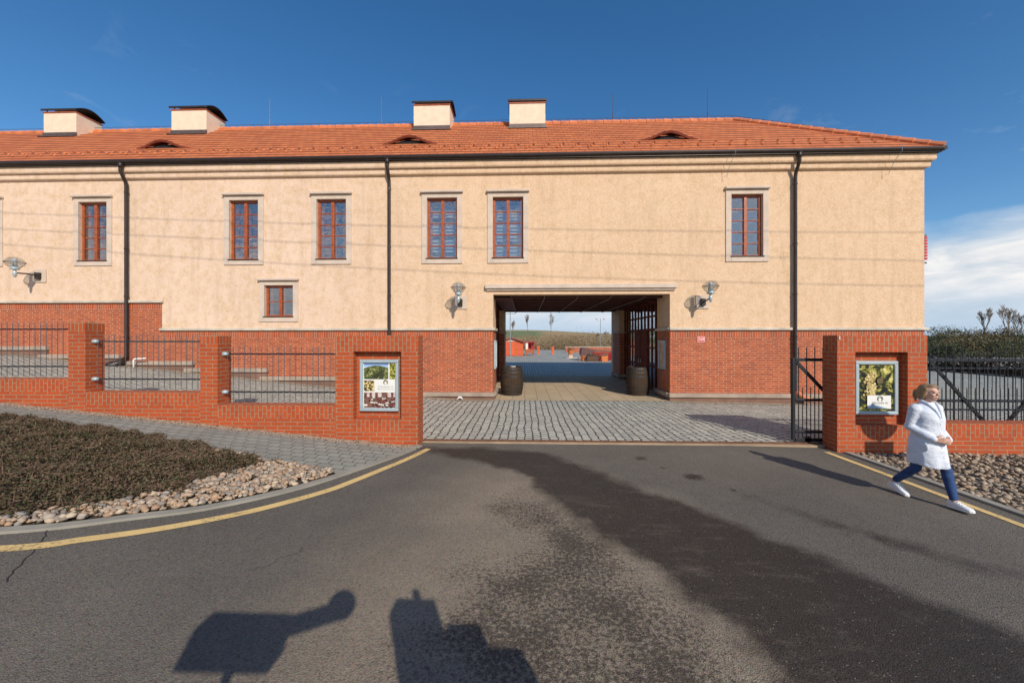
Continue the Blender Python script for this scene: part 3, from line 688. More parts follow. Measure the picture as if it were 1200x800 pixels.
# lightning conductor along ridge and hip, on little standoffs, with rods
for x,h in ((-11.26,.95),(-6.27,.90),(3.77,.85),(7.77,.95)):
    m=MB(); m.tube([(x,RY,RZ+.05),(x,RY,RZ+.4+h)],[.012,.008],6); m.tube([(x,RY,RZ+.05),(x,RY,RZ+.40)],.018,6); m.build('lightning_rod',M['flash'],RF)
m=MB(); m.tube([(XL,RY,RZ+.19),(RX,RY,RZ+.19),(HX-.1,EY+.1,EZ+.20)],.008,5)
for k in range(38):
    x=XL+1+k*1.05
    if x<RX: m.tube([(x,RY,RZ+.05),(x,RY,RZ+.19)],.008,4)
for k in range(1,6): t=k/6; m.tube([(HX+(RX-HX)*t,EY+(RY-EY)*t,EZ+(RZ-EZ)*t+.05),(HX+(RX-HX)*t,EY+(RY-EY)*t,EZ+(RZ-EZ)*t+.2)],.008,4)
m.build('conductor_wire',M['flash'],RF)
for x in (6.55,11.55):
    m=MB(); m.tube([(x,12.15,7.97),(x-.02,12.12,7.75),(x-.06,12.30,7.55),(x-.10,12.40,7.34),(x-.12,12.46,7.16),(x-.16,12.52,7.20)],.007,5); m.build('conductor_hook',M['steel'],BLD)
# eyebrow dormers
for xc in (-13.25,-4.12,5.07):
    d=MB(); W=.98; yd=13.62; zd=EZ+(RZ-EZ)*(yd-EY)/(RY-EY); n=24; mrow=10; hh=lambda t: .25*(math.cos(PI*t/2)**2.) if abs(t)<1 else 0
    pts=[];fs=[];uvs=[]
    for j in range(mrow+1):
        for i in range(n+1):
            t=-1+2*i/n; x=xc+W*t; h=hh(t); run=h/(.755-.30)*1.0; y=yd-.10*(1-abs(t))+ (run+.1)*j/mrow
            zr=EZ+(RZ-EZ)*(y-EY)/(RY-EY); zt=zd+.02+h+.30*(y-yd); pts.append((x,y,max(zr+.035,zt+.03)))
    for j in range(mrow):
        for i in range(n):
            q=(j*(n+1)+i,j*(n+1)+i+1,(j+1)*(n+1)+i+1,(j+1)*(n+1)+i); fs.append(q); uvs.append([(pts[k][0],pts[k][1]*1.3) for k in q])
    d.add(pts,fs,0,uvs)
    o=d.build('eyebrow_dormer',M['roof'],RF,smooth=True,recalc=False)
    e=MB(); t=[(-1+2*i/n) for i in range(n+1)]
    for i in range(n):      # arched board under the tiles
        a,b=t[i],t[i+1]; za,zb=zd+.03+hh(a),zd+.03+hh(b); ya,yb=yd-.09*(1-abs(a)),yd-.09*(1-abs(b))
        e.add([(xc+W*a,ya,za-.055),(xc+W*b,yb,zb-.055),(xc+W*b,yb,zb+.03),(xc+W*a,ya,za+.03),(xc+W*a,ya+.05,za-.055),(xc+W*b,yb+.05,zb-.055)],[(0,1,2,3),(4,5,1,0)])
    e.build('arched_board',M['darkwood'],o)
    e=MB(); p=[(xc+W*.82*tt,zd-.02+max(0,hh(tt*.82)-.03)) for tt in t]; e.prism(p+[(xc+W*.82,zd-.05),(xc-W*.82,zd-.05)],yd+.05,yd+.08); e.build('dark_louvre',M['black'],o)
# chimneys
M['chimplaster']=plain('pale_chimney_plaster',(.74,.60,.45),.92,.08,4,bump=.5,bs=40)
for i,(x0,x1) in enumerate(((-20.73,-19.27),(-15.05,-13.52),(-4.63,-3.12),(-.63,.85))):
    y0,y1=15.88,16.88; zt=11.72
    c=MB(); c.box(x0,x1,y0,y1,10.3,zt); ch=c.build('chimney',M['chimplaster'],RF)
    m=MB(); m.box(x0-.03,x1+.03,y0-.03,y1+.03,zt,zt+.04); m.build('chimney_rim',M['wood'] if i else M['wood'],ch)
    m=MB(); m.box(x0-.02,x1+.02,y0-.03,y0+.0,10.5,10.87); m.box(x0-.06,x1+.06,y0-.18,y0-.03,10.62,10.68); m.build('flashing',M['flash'],ch)
    m=MB(); n=14; A=[];B_=[]; dd=.57; yc=(y0+y1)/2+.02; th=.03
    for k in range(n+1):
        a=-1+2*k/n; y=yc+dd*a; z=zt+.13+.30*math.cos(a*1.35)-.30*math.cos(1.35); A.append((y,z)); B_.append((y,z+th))
    m2=[]
    for (xa,xb) in ((x0-.07,x1+.07),):
        for k in range(n):
            (ya,za),(yb,zb)=A[k],A[k+1]; (yc2,zc2),(yd2,zd2)=B_[k],B_[k+1]
            m.quad((xa,ya,za),(xb,ya,za),(xb,yb,zb),(xa,yb,zb)); m.quad((xa,yc2,zc2),(xb,yc2,zc2),(xb,yd2,zd2),(xa,yd2,zd2))
            for X in (xa,xb): m.quad((X,ya,za),(X,yb,zb),(X,yd2,zd2),(X,yc2,zc2))
        for (P_,Q_) in ((A[0],B_[0]),(A[-1],B_[-1])): m.quad((xa,*P_),(xb,*P_),(xb,*Q_),(xa,*Q_))
    m.box(x0-.07,x1+.07,A[0][0]-.012,A[0][0]+.012,A[0][1]-.05,A[0][1]+.02)
    m.build('chimney_cap',M['gutter'],ch)
    for X in (x0+.08,x1-.08):
        for yy,zz_ in ((y0+.06,zt+.22),(y1-.06,zt+.22)): m=MB(); m.box(X-.015,X+.015,yy-.015,yy+.015,zt+.03,zz_); m.build('cap_post',M['gutter'],ch)
# gateway ceiling
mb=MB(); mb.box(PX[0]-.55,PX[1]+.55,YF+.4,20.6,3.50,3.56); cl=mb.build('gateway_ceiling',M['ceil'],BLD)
for k in range(7):
    y=13.35+k*1.12; m=MB(); m.box(PX[0]-.5,PX[1]+.5,y-.06,y+.06,3.40,3.50); m.build('ceiling_beam',M['ceil'],cl)
for k in range(5):
    x=-.45+k*1.12; m=MB(); m.tube([(x,13.0,3.43)]+[(x,13.0+j*.35,3.37+.012*(j%2)) for j in range(1,21)]+[(x,20.4,3.43)],.014,5); m.build('ceiling_cable',M['chain'],cl)
m=MB(); m.box(PX[0],PX[0]+.62,13.0,18.6,3.37,3.396); m.build('ceiling_duct',M['ceil'],cl)
# glazed screens in the gateway
def screen(name,xs_,side):
    x=xs_; f=MB(); y0,y1=13.8,19.2; ys=frange(y0,y1,12); T=.05*side
    for k,y in enumerate(ys): f.box(x,x+.07*side,y-(.04 if k%2==0 else .022),y+(.04 if k%2==0 else .022),0,3.5)
    for z,h in ((.06,.12),(.95,.06),(1.65,.06),(2.36,.10),(2.88,.06),(3.42,.10)): f.box(x-.012*side,x+.075*side,y0,y1,z-h/2,z+h/2)
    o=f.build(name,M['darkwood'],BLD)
    m=MB()
    for ya,yb,zb,zt in ((y0,y1,2.36,3.42),(y0,15.6,.1,2.36),(17.4,y1,.1,2.36)): m.quad((x+.035*side,ya,zb),(x+.035*side,yb,zb),(x+.035*side,yb,zt),(x+.035*side,ya,zt))
    m.build('pane',M['doorpane'],o)
    for ya,yb in ((15.62,16.46),(16.54,17.38)):
        m=MB(); m.box(x-.02*side,x+.06*side,ya,yb,.08,2.31); lf=m.build('door_leaf',M['darkwood'],o)
        h=MB(); yh=yb-.1 if ya<16 else ya+.1; h.tube([(x-.05*side,yh,1.0),(x-.05*side,yh,1.15)],.014,8); h.build('handle',M['steel'],lf)
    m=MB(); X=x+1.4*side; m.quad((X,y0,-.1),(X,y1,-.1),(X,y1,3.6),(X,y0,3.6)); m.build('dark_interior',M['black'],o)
screen('glazed_screen',4.93,1); screen('glazed_screen',-1.28,-1)
# ------------------------------------------------------------------ things fixed to the facade
def wall_lamp(px,pz,hx,hz,label,pj=.62):
    t=thing('wall_lamp',label,'lamp',(px,YF,pz),'lamps along the facade')
    y=YF-pj
    m=MB(); m.box(px-.21,px+.21,YF-.035,YF-.001,pz-.22,pz+.22); m.build('wall_plate',M['stone'],t,bevel=.006)
    m=MB(); m.box(px-.07,px+.07,YF-.13,YF-.036,pz-.12,pz+.10); m.tube([(px,YF-.13,pz),(px+(hx-px)*.4,YF-.35,pz+.02),(hx,y,hz-.30)],.024,8); m.build('arm',M['gutter'],t,bevel=.004)
    m=MB(); m.lathe([(0,-.44),(.03,-.44),(.03,-.40),(.05,-.38),(.05,-.27),(.035,-.24),(.035,-.20),(.105,-.19),(.11,-.15),(.11,-.12),(.075,-.105),(.06,-.05),(0,-.05)],(hx,y,hz),18); m.build('fitting',M['alu'],t,smooth=True)
    m=MB(); m.lathe([(0,-.06),(.055,-.055),(.055,.14),(.045,.17),(0,.18)],(hx,y,hz),14); m.build('bulb',M['bulbglass'],t,smooth=True)
    m=MB(); m.lathe([(.10,-.13),(.15,-.08),(.20,-.02),(.232,.04),(.225,.075),(.19,.14),(.13,.19),(.06,.215),(0,.22)],(hx,y,hz),26); m.build('globe',M['lampglass'],t,smooth=True)
    m=MB(); ring=[(hx+.238*math.cos(2*PI*k/28),y+.238*math.sin(2*PI*k/28),hz+.045) for k in range(29)]; m.tube(ring,.009,6)
    for k in range(4):
        a=PI/4+k*PI/2; c,s_=math.cos(a),math.sin(a); m.tube([(hx+.10*c,y+.10*s_,hz-.13),(hx+.19*c,y+.19*s_,hz-.05),(hx+.238*c,y+.238*s_,hz+.045)],.006,5)
    m.build('ring',M['gutter'],t)
    return t
M['bulbglass']=plain('frosted_bulb_glass',(.62,.64,.64),.18,.06,6,bump=.02)
wall_lamp(-16.55,4.15,-16.62,4.45,'grey wall lamp with clear globe near the left window above the high brick base')
wall_lamp(-2.11,3.20,-2.08,3.56,'grey wall lamp with clear globe just left of the gateway lintel')
wall_lamp(5.72,3.19,5.70,3.57,'grey wall lamp with clear globe right of the gateway, above the red number plate')
t=thing('house_number','small red enamel plate with white house number 268 on the brick base','sign',(5.69,YF,1.99))
m=MB(); m.box(5.56,5.82,YF-.012,YF-.002,1.89,2.09); m.build('plate',M['redsign'],t,bevel=.003)
m=MB(); a=(5.575,5.805,1.905,2.075); 
for q in ((a[0],a[1],a[2],a[2]+.01),(a[0],a[1],a[3]-.01,a[3]),(a[0],a[0]+.01,a[2]+.01,a[3]-.01),(a[1]-.01,a[1],a[2]+.01,a[3]-.01)): m.box(q[0],q[1],YF-.0145,YF-.0125,q[2],q[3])
m.build('border',M['white'],t)
text('268',.135,(5.69,YF-.0145,1.99),M['white'],'numerals',t)
# notices on the gateway jambs
for x,sd,lab,mt in ((PX[0],1,'pale notice board seen edge on at the left gateway jamb','white'),(PX[1],-1,'framed poster on the shaded right gateway jamb beside the barrel','poster_warm')):
    t=thing('notice_board',lab,'notice board',(x,13.3,1.5))
    if mt=='poster_warm':
        mm=Mt('faded_poster_print'); p=mm.pos(); n=mm.noise(p,5,4); M[mt]=mm.fin(mm.mix(mm.ramp(n,.4,.6),(.55,.40,.24),(.40,.14,.06)),.4)
    m=MB(); y0,y1,z0,z1=12.95,13.55,.98,1.95; e=.05
    for q in ((y0,y1,z0,z0+e),(y0,y1,z1-e,z1),(y0,y0+e,z0+e,z1-e),(y1-e,y1,z0+e,z1-e)): m.box(x,x+.06*sd,q[0],q[1],q[2],q[3])
    m.build('frame',M['alu'],t,bevel=.006)
    m=MB(); m.box(x,x+.03*sd,y0+e,y1-e,z0+e,z1-e); m.build('print',M[mt],t)
t=thing('blade_sign','narrow red lettered sign sticking out at the right end wall','sign',(XR,12.66,4.85))
m=MB(); m.box(XR,XR+.12,12.64,12.68,5.27,5.31); m.box(XR,XR+.12,12.64,12.68,4.40,4.44); m.build('bracket',M['iron'],t)
m=MB()
for k in range(8): m.box(XR+.03,XR+.11,12.61,12.72,5.18-k*.095,5.245-k*.095)
m.build('lettering',M['redsign'],t)
# barrels
def barrel_mat():
    mt=Mt('old_barrel_oak'); p=mt.obj(); s=mt.n('SeparateXYZ',{0:p}); an=mt.math('ARCTAN2',s.outputs[1],s.outputs[0])
    k=mt.math('FLOOR',mt.math('MULTIPLY',an,24/(2*PI))); fr=mt.math('FRACT',mt.math('MULTIPLY',an,24/(2*PI)))
    wn=mt.n('TexWhiteNoise',{'W':k},noise_dimensions='1D').outputs[0]
    gr=mt.noise(mt.n('Mapping',{0:p,3:(18,18,1.5)}).outputs[0],2,5,.7)
    c=mt.mix(wn,(.040,.028,.020),(.085,.060,.042)); c=mt.mix(mt.ramp(gr,.35,.7,0,.7),c,(.035,.027,.022))
    j=mt.math('LESS_THAN',fr,.06); c=mt.mix(j,c,(.012,.009,.008))
    return mt.fin(mt.mix(.35,c,(.05,.026,.012)),.9,mt.bump(mt.math('SUBTRACT',gr,mt.math('MULTIPLY',j,2.)),.6,.012),**{'Specular IOR Level':.15})
M['oak']=barrel_mat(); M['hoop']=plain('dark_barrel_hoop',(.040,.035,.032),.6,.35,8,metal=.4,bump=.2)
def barrel(x,y,label):
    t=thing('wine_barrel',label,'barrel',(x,y,.012),'barrels flanking the gateway')
    H=1.0; rad=lambda z: .345+.07*(1-(2*z/H-1)**2)
    prof=[(0,.03),(.31,.03),(.33,0)]+[(rad(H*k/14),H*k/14) for k in range(15)]+[(.325,H),(.315,.965),(0,.965)]
    m=MB(); m.lathe(prof,(x,y,.012),32); b=m.build('staves',M['oak'],t,origin=(x,y,.012),smooth=False)
    for z0,z1 in ((.02,.09),(.15,.21),(.30,.355),(.645,.70),(.79,.85),(.91,.98)):
        m=MB(); m.lathe([(rad(z0)-.01,z0),(rad(z0)+.007,z0),(rad(z1)+.007,z1),(rad(z1)-.01,z1)],(x,y,.012),32); m.build('hoop',M['hoop'],t,smooth=False)
    return t
b1=barrel(-.46,13.75,'dark oak barrel by the left gateway jamb with a white dish on top')
m=MB(); m.lathe([(0,-.0),(.03,0),(.03,.01),(0,.01)],(-.46,13.75-.418,.5),10,axis='y'); m.build('bung',M['black'],b1)
m=MB(); m.lathe([(0,0),(.06,0),(.10,.03),(.11,.05),(.09,.035),(0,.02)],(-.42,13.70,.98),16); tag(m.build('ashtray',M['white'],origin=(-.42,13.70,.98),smooth=True),'small white dish standing on top of the left barrel','dish')
barrel(4.03,13.85,'dark oak barrel by the right gateway jamb, standing in the shade of the gateway')
b2=[o for o in bpy.data.objects if o.name.startswith('wine_barrel')][-1]
# things at the foot of the facade
t=thing('gully_trap','dark pipe elbow beside a white bent pipe at the foot of the left downspout','drain',(-13.6,12.2,1.05))
m=MB(); m.tube([(-13.42,YF-.12,1.34),(-13.44,12.36,1.22),(-13.6,12.2,1.12),(-13.75,12.12,1.06)],[.07,.11,.15,.10],10); m.build('elbow',M['gutter'],t,smooth=True)
m=MB(); m.tube([(-12.95,12.3,.98),(-12.95,12.3,1.30),(-12.92,12.3,1.34),(-12.55,12.32,1.36)],.025,8); m.build('white_pipe',M['white'],t,smooth=True)
m=MB(); m.tube([(8.60,12.46,.34),(8.66,12.40,.24),(8.80,12.34,.14),(8.95,12.30,.08)],.075,10); tag(m.build('drain_elbow',M['ridge'],origin=(8.7,12.4,.02),smooth=True),'terracotta pipe elbow at the foot of the right downspout','drain')
m=MB(); m.add([(-2.2,12.33,.04),(-2.08,12.28,.10),(-1.98,12.35,.05),(-2.06,12.42,.13),(-2.14,12.36,.15)],[(0,1,4),(1,2,3),(1,3,4),(4,3,0)]); tag(m.build('crumpled_paper',M['white'],origin=(-2.1,12.35,.02)),'crumpled scrap of white paper lying on the pale gravel','litter')

# ------------------------------------------------------------------ front boundary walls
YW,TW=7.05,.335
def pier(mb,x0,x1,rx0,rx1,rz0,rz1,zb):
    mb.panel([x0,rx0,rx1,x1],[zb,rz0-.23,rz0,rz1,2.065],lambda x,z:.14 if rx0<x<rx1 and rz0<z<rz1 else 0,YW,YW+TW,lambda x,z:1 if z>rz1 or (rx0-.08<x<rx1+.08 and rz0-.23<z<rz0) else 0)
def seg(mb,x0,x1,zt,zb=-.6): mb.panel([x0,x1],[zb,zt-.235,zt],lambda x,z:0,YW,YW+TW,lambda x,z:1 if z>zt-.235 else 0)
M['brick_p']=brick('red_clinker_single_soldier',B1,B2,(.37,.27,.16),w=.155,h=.078,off=0.,swap=True,mort=.0085)
WL=thing('brick_wall','stepped red brick boundary wall climbing left of the entrance, with pillars','wall',(-5.8,YW,0))
for a,b,zt in ((-5.785,-3.53,.75),(-8.375,-6.12,.98),(-14.5,-8.71,1.23)):
    m=MB(); seg(m,a,b,zt); m.build('low_wall',[M['brick'],M['brick_s']],WL,uvz=zt)
for x0,x1,zt in ((-8.71,-8.375,2.31),(-6.12,-5.785,2.06)):
    m=MB(); m.panel([x0,x1],[-.6,zt-.155,zt],lambda x,z:0,YW-.003,YW+TW+.003,lambda x,z:1 if z>zt-.155 else 0); m.build('pillar',[M['brick'],M['brick_p']],WL,uvz=zt)
m=MB(); pier(m,-3.53,-1.97,-3.19,-2.29,.51,1.765,-.5); m.build('pier',[M['brick'],M['brick_s']],WL,uvz=2.065)
WR=thing('brick_wall','red brick pier and low boundary wall right of the entrance behind the walking woman','wall',(8,YW,0))
m=MB(); pier(m,5.58,7.135,5.895,6.80,.46,1.765,-.6); m.build('pier',[M['brick'],M['brick_s']],WR,uvz=2.065)
m=MB(); seg(m,7.135,16,.50); m.build('low_wall',[M['brick'],M['brick_s']],WR,uvz=.5)
m=MB(); m.box(5.60,5.625,YW-.014,YW-.001,1.99,2.05); m.build('corner_clip',M['stone'],WR)
# railings
def railing(x0,x1,rz,bz,zt,label,n,cap=True,mat='iron'):
    t=thing('railing',label,'railing',((x0+x1)/2,YW+.17,rz[0]),'railings between the brick pillars')
    y=YW+.17
    for z in rz:
        m=MB(); m.box(x0,x1,y-.006,y+.022,z-.014,z+.014); m.build('rail',M['darkiron'],t)
        if cap:
            m=MB(); m.ico((x0+.02,y-.02,z),(.07,.055,.045),2); m.build('wall_boss',M['alu'],t,smooth=True)
    b0=None
    for k in range(n):
        x=x0+.07+(x1-x0-.14)*k/(n-1)
        if b0 is None:
            m=MB(); m.tube([(x,y-.016,bz),(x,y-.016,zt-.03),(x,y-.016,zt)],[.0055,.0055,.003],6); b0=m.build('bar',M[mat],t); bx=x
        else:
            c=dup(b0,t); c.location.x=x-bx
    return t
railing(-5.785,-3.53,(1.71,.98),.79,1.86,'blue grey bar railing nearest the entrance, between short pillar and left poster pier',20)
railing(-8.375,-6.12,(1.95,1.22),1.02,2.09,'blue grey bar railing between the two brick pillars',20)
railing(-11.6,-8.71,(2.19,1.46),1.27,2.33,'blue grey bar railing at the far left edge, on the highest wall step',25)
railing(7.135,12.0,(1.47,.72),.53,1.78,'dark bar railing on the low wall right of the right pier',36,False,'darkiron')
# sliding gate, run open behind the right pier
G=thing('sliding_gate','open dark steel sliding gate with diagonal braces behind the right brick pier','gate',(5.2,7.56,.05))
y=7.56; x0,x1=5.12,11.6
m=MB()
for a in (x0,x1-.07): m.box(a+.012,a+.062,y-.03,y+.03,.06,1.63)
for z,h in ((1.60,.06),(.83,.045),(.22,.05),(.065,.07)): m.box(x0+.07,x1-.07,y-.03,y+.03,z-h/2,z+h/2)
m.build('frame',M['darkiron'],G,bevel=.004)
for a,b in (((5.20,1.55),(6.22,.45)),((7.66,1.56),(8.66,.42)),((9.0,.38),(10.05,1.55)),((6.5,.45),(7.5,1.55)),((10.2,1.5),(11.2,.4))):
    m=MB(); m.bar((a[0],y-.045,a[1]),(b[0],y-.045,b[1]),.03,.055); m.build('brace',M['darkiron'],G)
bt=bs_=None
for k in range(42):
    x=5.26+k*.152
    if x>x1-.1: break
    if bt is None:
        m=MB(); m.tube([(x,y,.1),(x,y,1.82),(x,y,1.86)],[.009,.009,.003],6); bt=m.build('tall_bar',M['darkiron'],G); xb=x
        m=MB(); m.tube([(x+.076,y,.1),(x+.076,y,1.04),(x+.076,y,1.08)],[.008,.008,.003],6); bs_=m.build('short_bar',M['darkiron'],G)
    else:
        c=dup(bt,G); c.location.x=x-xb; c=dup(bs_,G); c.location.x=x-xb
m=MB(); m.lathe([(0,-.03),(.06,-.03),(.06,.03),(0,.03)],(5.42,y,.075),16,axis='y'); m.build('wheel',M['darkiron'],G)
M['pale_ink']=plain('pale_grey_ink',(.42,.42,.39),.5,.05,3,bump=.0)
# poster cases
def printed(name,ramp,scale,det=5,seed=0.,thr=(.3,.7),dist=0.):
    mm=Mt(name); p=mm.n('Mapping',{0:mm.pos(),1:(seed,seed*2,seed*.7)}).outputs[0]; n=mm.ramp(mm.noise(p,scale,det,.65,dist),*thr)
    r=mm.n('ValToRGB',{0:n}); el=r.color_ramp.elements; el[0].position=0; el[0].color=(*ramp[0],1); el[1].position=1; el[1].color=(*ramp[-1],1)
    for k in range(1,len(ramp)-1): e=el.new(k/(len(ramp)-1)); e.color=(*ramp[k],1)
    return mm.fin(r.outputs[0],.35)
def case(x0,x1,z0,z1,label):
    t=thing('poster_case',label,'poster case',((x0+x1)/2,YW+.14,z0))
    yb,yf=YW+.139,YW+.075; e=.062; m=MB()
    for q in ((x0,x1,z0,z0+e),(x0,x1,z1-e,z1),(x0,x0+e,z0+e,z1-e),(x1-e,x1,z0+e,z1-e)): m.box(q[0],q[1],yf,yb,q[2],q[3])
    m.build('frame',M['alu'],t,bevel=.012)
    return t,(x0+e,x1-e,z0+e,z1-e),yf+.035
def horseshoe(c,r,y):
    m=MB(); pts=[(c[0]+r*math.cos(a),y,c[1]+r*1.02*math.sin(a)) for a in [R(-50+280*k/24) for k in range(25)]]
    m.tube(pts,[r*.18+r*.2*math.sin(PI*k/24) for k in range(25)],8)
    for sgn in (-1,1): m.box(c[0]+sgn*r*.55-r*.16,c[0]+sgn*r*.55+r*.16,y-.001,y+.001,c[1]-r*.95,c[1]-r*.7)
    return m
t,(x0,x1,z0,z1),yp=case(-3.11,-2.37,.64,1.61,'aluminium poster case on the left pier with vineyard and dining room photos')
w,h=x1-x0,z1-z0; fx=lambda u:x0+w*(u-165)/365; fz=lambda v:z1-h*(v-150)/520
m=MB(); m.box(x0,x1,yp,yp+.01,z0,z1); pr=m.build('poster',M['white'],t)
def cell(a,b,c,d,mt,name,dy=.0015): m=MB(); m.quad((fx(a),yp-dy,fz(d)),(fx(b),yp-dy,fz(d)),(fx(b),yp-dy,fz(c)),(fx(a),yp-dy,fz(c))); return m.build(name,mt,pr)
skyp=Mt('printed_sky'); _z=skyp.n('SeparateXYZ',{0:skyp.pos()}).outputs[2]; skyp=skyp.fin(skyp.mix(skyp.ramp(_z,fz(200),fz(150)),(.45,.62,.75),(.02,.10,.38)),.35)
cell(172,448,152,338,skyp,'printed_photo')
vine=printed('printed_vineyard',[(.010,.016,.010),(.05,.07,.015),(.16,.18,.05),(.42,.38,.18)],22,6,0,(.34,.68),.6)
m=MB(); poly=[(172,212),(205,202),(250,190),(300,180),(350,183),(400,196),(448,206),(448,338),(172,338)]; m.add([(fx(a),yp-.003,fz(b)) for a,b in poly],[tuple(range(len(poly)))]); m.build('printed_photo',vine,pr)
rowm=printed('printed_vine_row',[(.012,.014,.010),(.03,.035,.015),(.10,.09,.05)],30,5,2,(.35,.65))
m=MB()
for k in range(5): m.add([(fx(a),yp-.0045,fz(b)) for a,b in ((230+k*34,338),(252+k*34,338),(372+k*9,232),(366+k*8,230))],[(0,1,2,3)])
m.build('printed_photo',rowm,pr)
cell(462,530,152,338,printed('printed_leaves',[(.012,.014,.008),(.06,.07,.012),(.38,.36,.05),(.60,.55,.2)],26,4,3,(.36,.64)),'printed_photo')
cell(172,290,352,478,printed('printed_grapes',[(.015,.012,.012),(.12,.08,.03),(.55,.42,.14),(.75,.65,.35)],24,4,5,(.40,.62)),'printed_photo')
cell(172,530,492,668,printed('printed_room',[(.05,.012,.012),(.14,.05,.04),(.22,.12,.09),(.06,.03,.03)],16,4,7),'printed_photo')
for a,b in ((205,235),(262,300),(330,372),(440,478),(505,528)): cell(a,b,494,545,printed('printed_window',[(.42,.33,.30),(.70,.62,.58)],9,2,a*.1),'printed_photo',.003)
m=MB(); rr=random.Random(3)
for k in range(15):
    a,b=rr.uniform(185,515),rr.uniform(550,655); s_=.6+.6*(b-540)/115; m.add([(fx(a+24*s_*math.cos(2*PI*i/10)),yp-.0045,fz(b+11*s_*math.sin(2*PI*i/10))) for i in range(10)],[tuple(range(10))])
m.build('printed_photo',printed('printed_tablecloth',[(.45,.42,.36),(.78,.76,.70)],14,3,1),pr)
chm=printed('printed_chair',[(.03,.01,.01),(.20,.05,.04)],20,3,4)
for k in range(18):
    a,b=rr.uniform(180,520),rr.uniform(560,665); m=MB(); m.box(fx(a),fx(a+16),yp-.0065,yp-.006,fz(b+22),fz(b-8)); m.build('printed_chair',chm,pr)
horseshoe((fx(418),fz(375)),.036,yp-.004).build('emblem',M['gold_ink'],pr)
text('JOHANN W',.062,(fx(420),yp-.003,fz(428)),M['pale_ink'],'lettering',pr,squeeze=.9)
m=MB(); m.box(fx(325),fx(515),yp-.003,yp-.001,fz(459),fz(454)); m.build('underline',M['grey_ink'],pr)
t,(x0,x1,z0,z1),yp=case(5.97,6.715,.635,1.60,'aluminium poster case on the right pier with one big grape photo')
w,h=x1-x0,z1-z0; fx=lambda u:x0+w*(u-160)/400; fz=lambda v:z1-h*(v-122)/545
m=MB(); m.box(x0,x1,yp,yp+.01,z0,z1); pr=m.build('poster',printed('printed_dark_foliage',[(.006,.010,.014),(.010,.016,.016),(.04,.045,.012),(.30,.28,.05),(.62,.56,.18),(.75,.70,.38)],6.5,5,9,(.38,.68),.8),t)
lm=printed('printed_yellow_leaf',[(.12,.12,.02),(.45,.42,.08),(.62,.58,.22)],16,4,6,(.35,.65)); rr=random.Random(5)
gm=Mt('printed_grape'); gi=gm.isl(); gm=gm.fin(gm.mix(gi,(.30,.20,.05),(.74,.62,.30)),.35)
m=MB()
for k in range(120):
    v=rr.uniform(0,1); a=250+110*v*.9+rr.uniform(-62,62)*(1-.25*v)-40*v+ (30 if v<.5 else 0); b=490-270*v+rr.uniform(-14,14)
    m.add([(fx(a+13*math.cos(2*PI*i/10)),yp-.006-.0001*k,fz(b+13*math.sin(2*PI*i/10))) for i in range(10)],[tuple(range(10))])
m.build('printed_grape',gm,pr,recalc=False)
m=MB(); m.add([(fx(a),yp-.017,fz(b)) for a,b in ((365,300),(395,275),(425,250),(440,290),(430,335),(395,352),(370,335))],[tuple(range(7))]); m.build('printed_leaf',printed('printed_dry_leaf',[(.06,.045,.02),(.22,.16,.07)],20,4,1),pr)
m=MB(); m.box(fx(255),fx(522),yp-.021,yp-.019,fz(636),fz(482)); pn=m.build('white_panel',M['white'],pr)
horseshoe((fx(398),fz(522)),.040,yp-.024).build('emblem',M['grey_ink'],pr)
text('JOHANN W',.062,(fx(398),yp-.023,fz(572)),M['pale_ink'],'lettering',pr,squeeze=.85)
m=MB(); pl=[(255,600),(300,588),(350,592),(420,612),(480,634),(255,635)]; m.add([(fx(a),yp-.0235,fz(b)) for a,b in pl],[tuple(range(6))]); m.build('printed_wave',plain('printed_pale_blue',(.30,.42,.55),.4,.08,6,bump=0.),pr)

# overhead cables whose shadows cross the facade
M['cable']=plain('black_cable',(.02,.02,.02),.6,.1,5)
for i,pts in enumerate(([(-18.01,6.43),(-6.11,5.92),(5.11,5.56),(12.66,5.49)],[(-18.01,5.87),(-6.11,5.3),(5.11,4.76),(12.66,4.6)],[(-18.01,5.34),(-6.11,4.56),(5.11,3.9),(12.66,3.81)])):
    A=np.polyfit([p[0] for p in pts],[p[1] for p in pts],2); L=8.5
    m=MB(); m.tube([(x+L*.356,YF-L*.771,np.polyval(A,x)+L*.527) for x in frange(-34,26,30)],.008,6)
    tag(m.build('overhead_cable',M['cable'],origin=(0,YF-L*.771,9.)),['highest of the overhead cables across the entrance','middle overhead cable across the entrance','lowest of the overhead cables across the entrance'][i],'cable')
# ------------------------------------------------------------------ beyond the gateway
M['hutred']=plain('orange_red_painted_boards',(.62,.105,.030),.6,.12,2,bump=.2)
def planks(name,col,w,vert=False):
    mt=Mt(name); u=mt.uv(); s=mt.n('SeparateXYZ',{0:u}).outputs[0 if vert else 1]; q=mt.math('DIVIDE',s,w); fr=mt.math('FRACT',q); wn=mt.n('TexWhiteNoise',{'W':mt.math('FLOOR',q)},noise_dimensions='1D').outputs[0]
    c=mt.mix(wn,tuple(x*.85 for x in col),col); j=mt.math('LESS_THAN',fr,.08); c=mt.mix(j,c,tuple(x*.25 for x in col))
    return mt.fin(c,.65,mt.bump(mt.math('MULTIPLY',j,-1.),.5,.02))
M['hutboard']=planks('orange_red_boards',(.64,.115,.035),.16)
M['purple']=planks('faded_brown_slats',(.15,.075,.07),.10,True)
M['terra']=plain('terracotta_pot',(.56,.17,.05),.8,.15,5)
M['crate']=plain('red_painted_steel',(.36,.018,.022),.5,.2,6)
t=thing('market_hut','orange red board hut with low gable roof in the far courtyard','hut',(-1.55,46.2,0))
x0,x1,y0,y1=-3.0,-.18,45.,47.6; pk=(x0+x1)/2
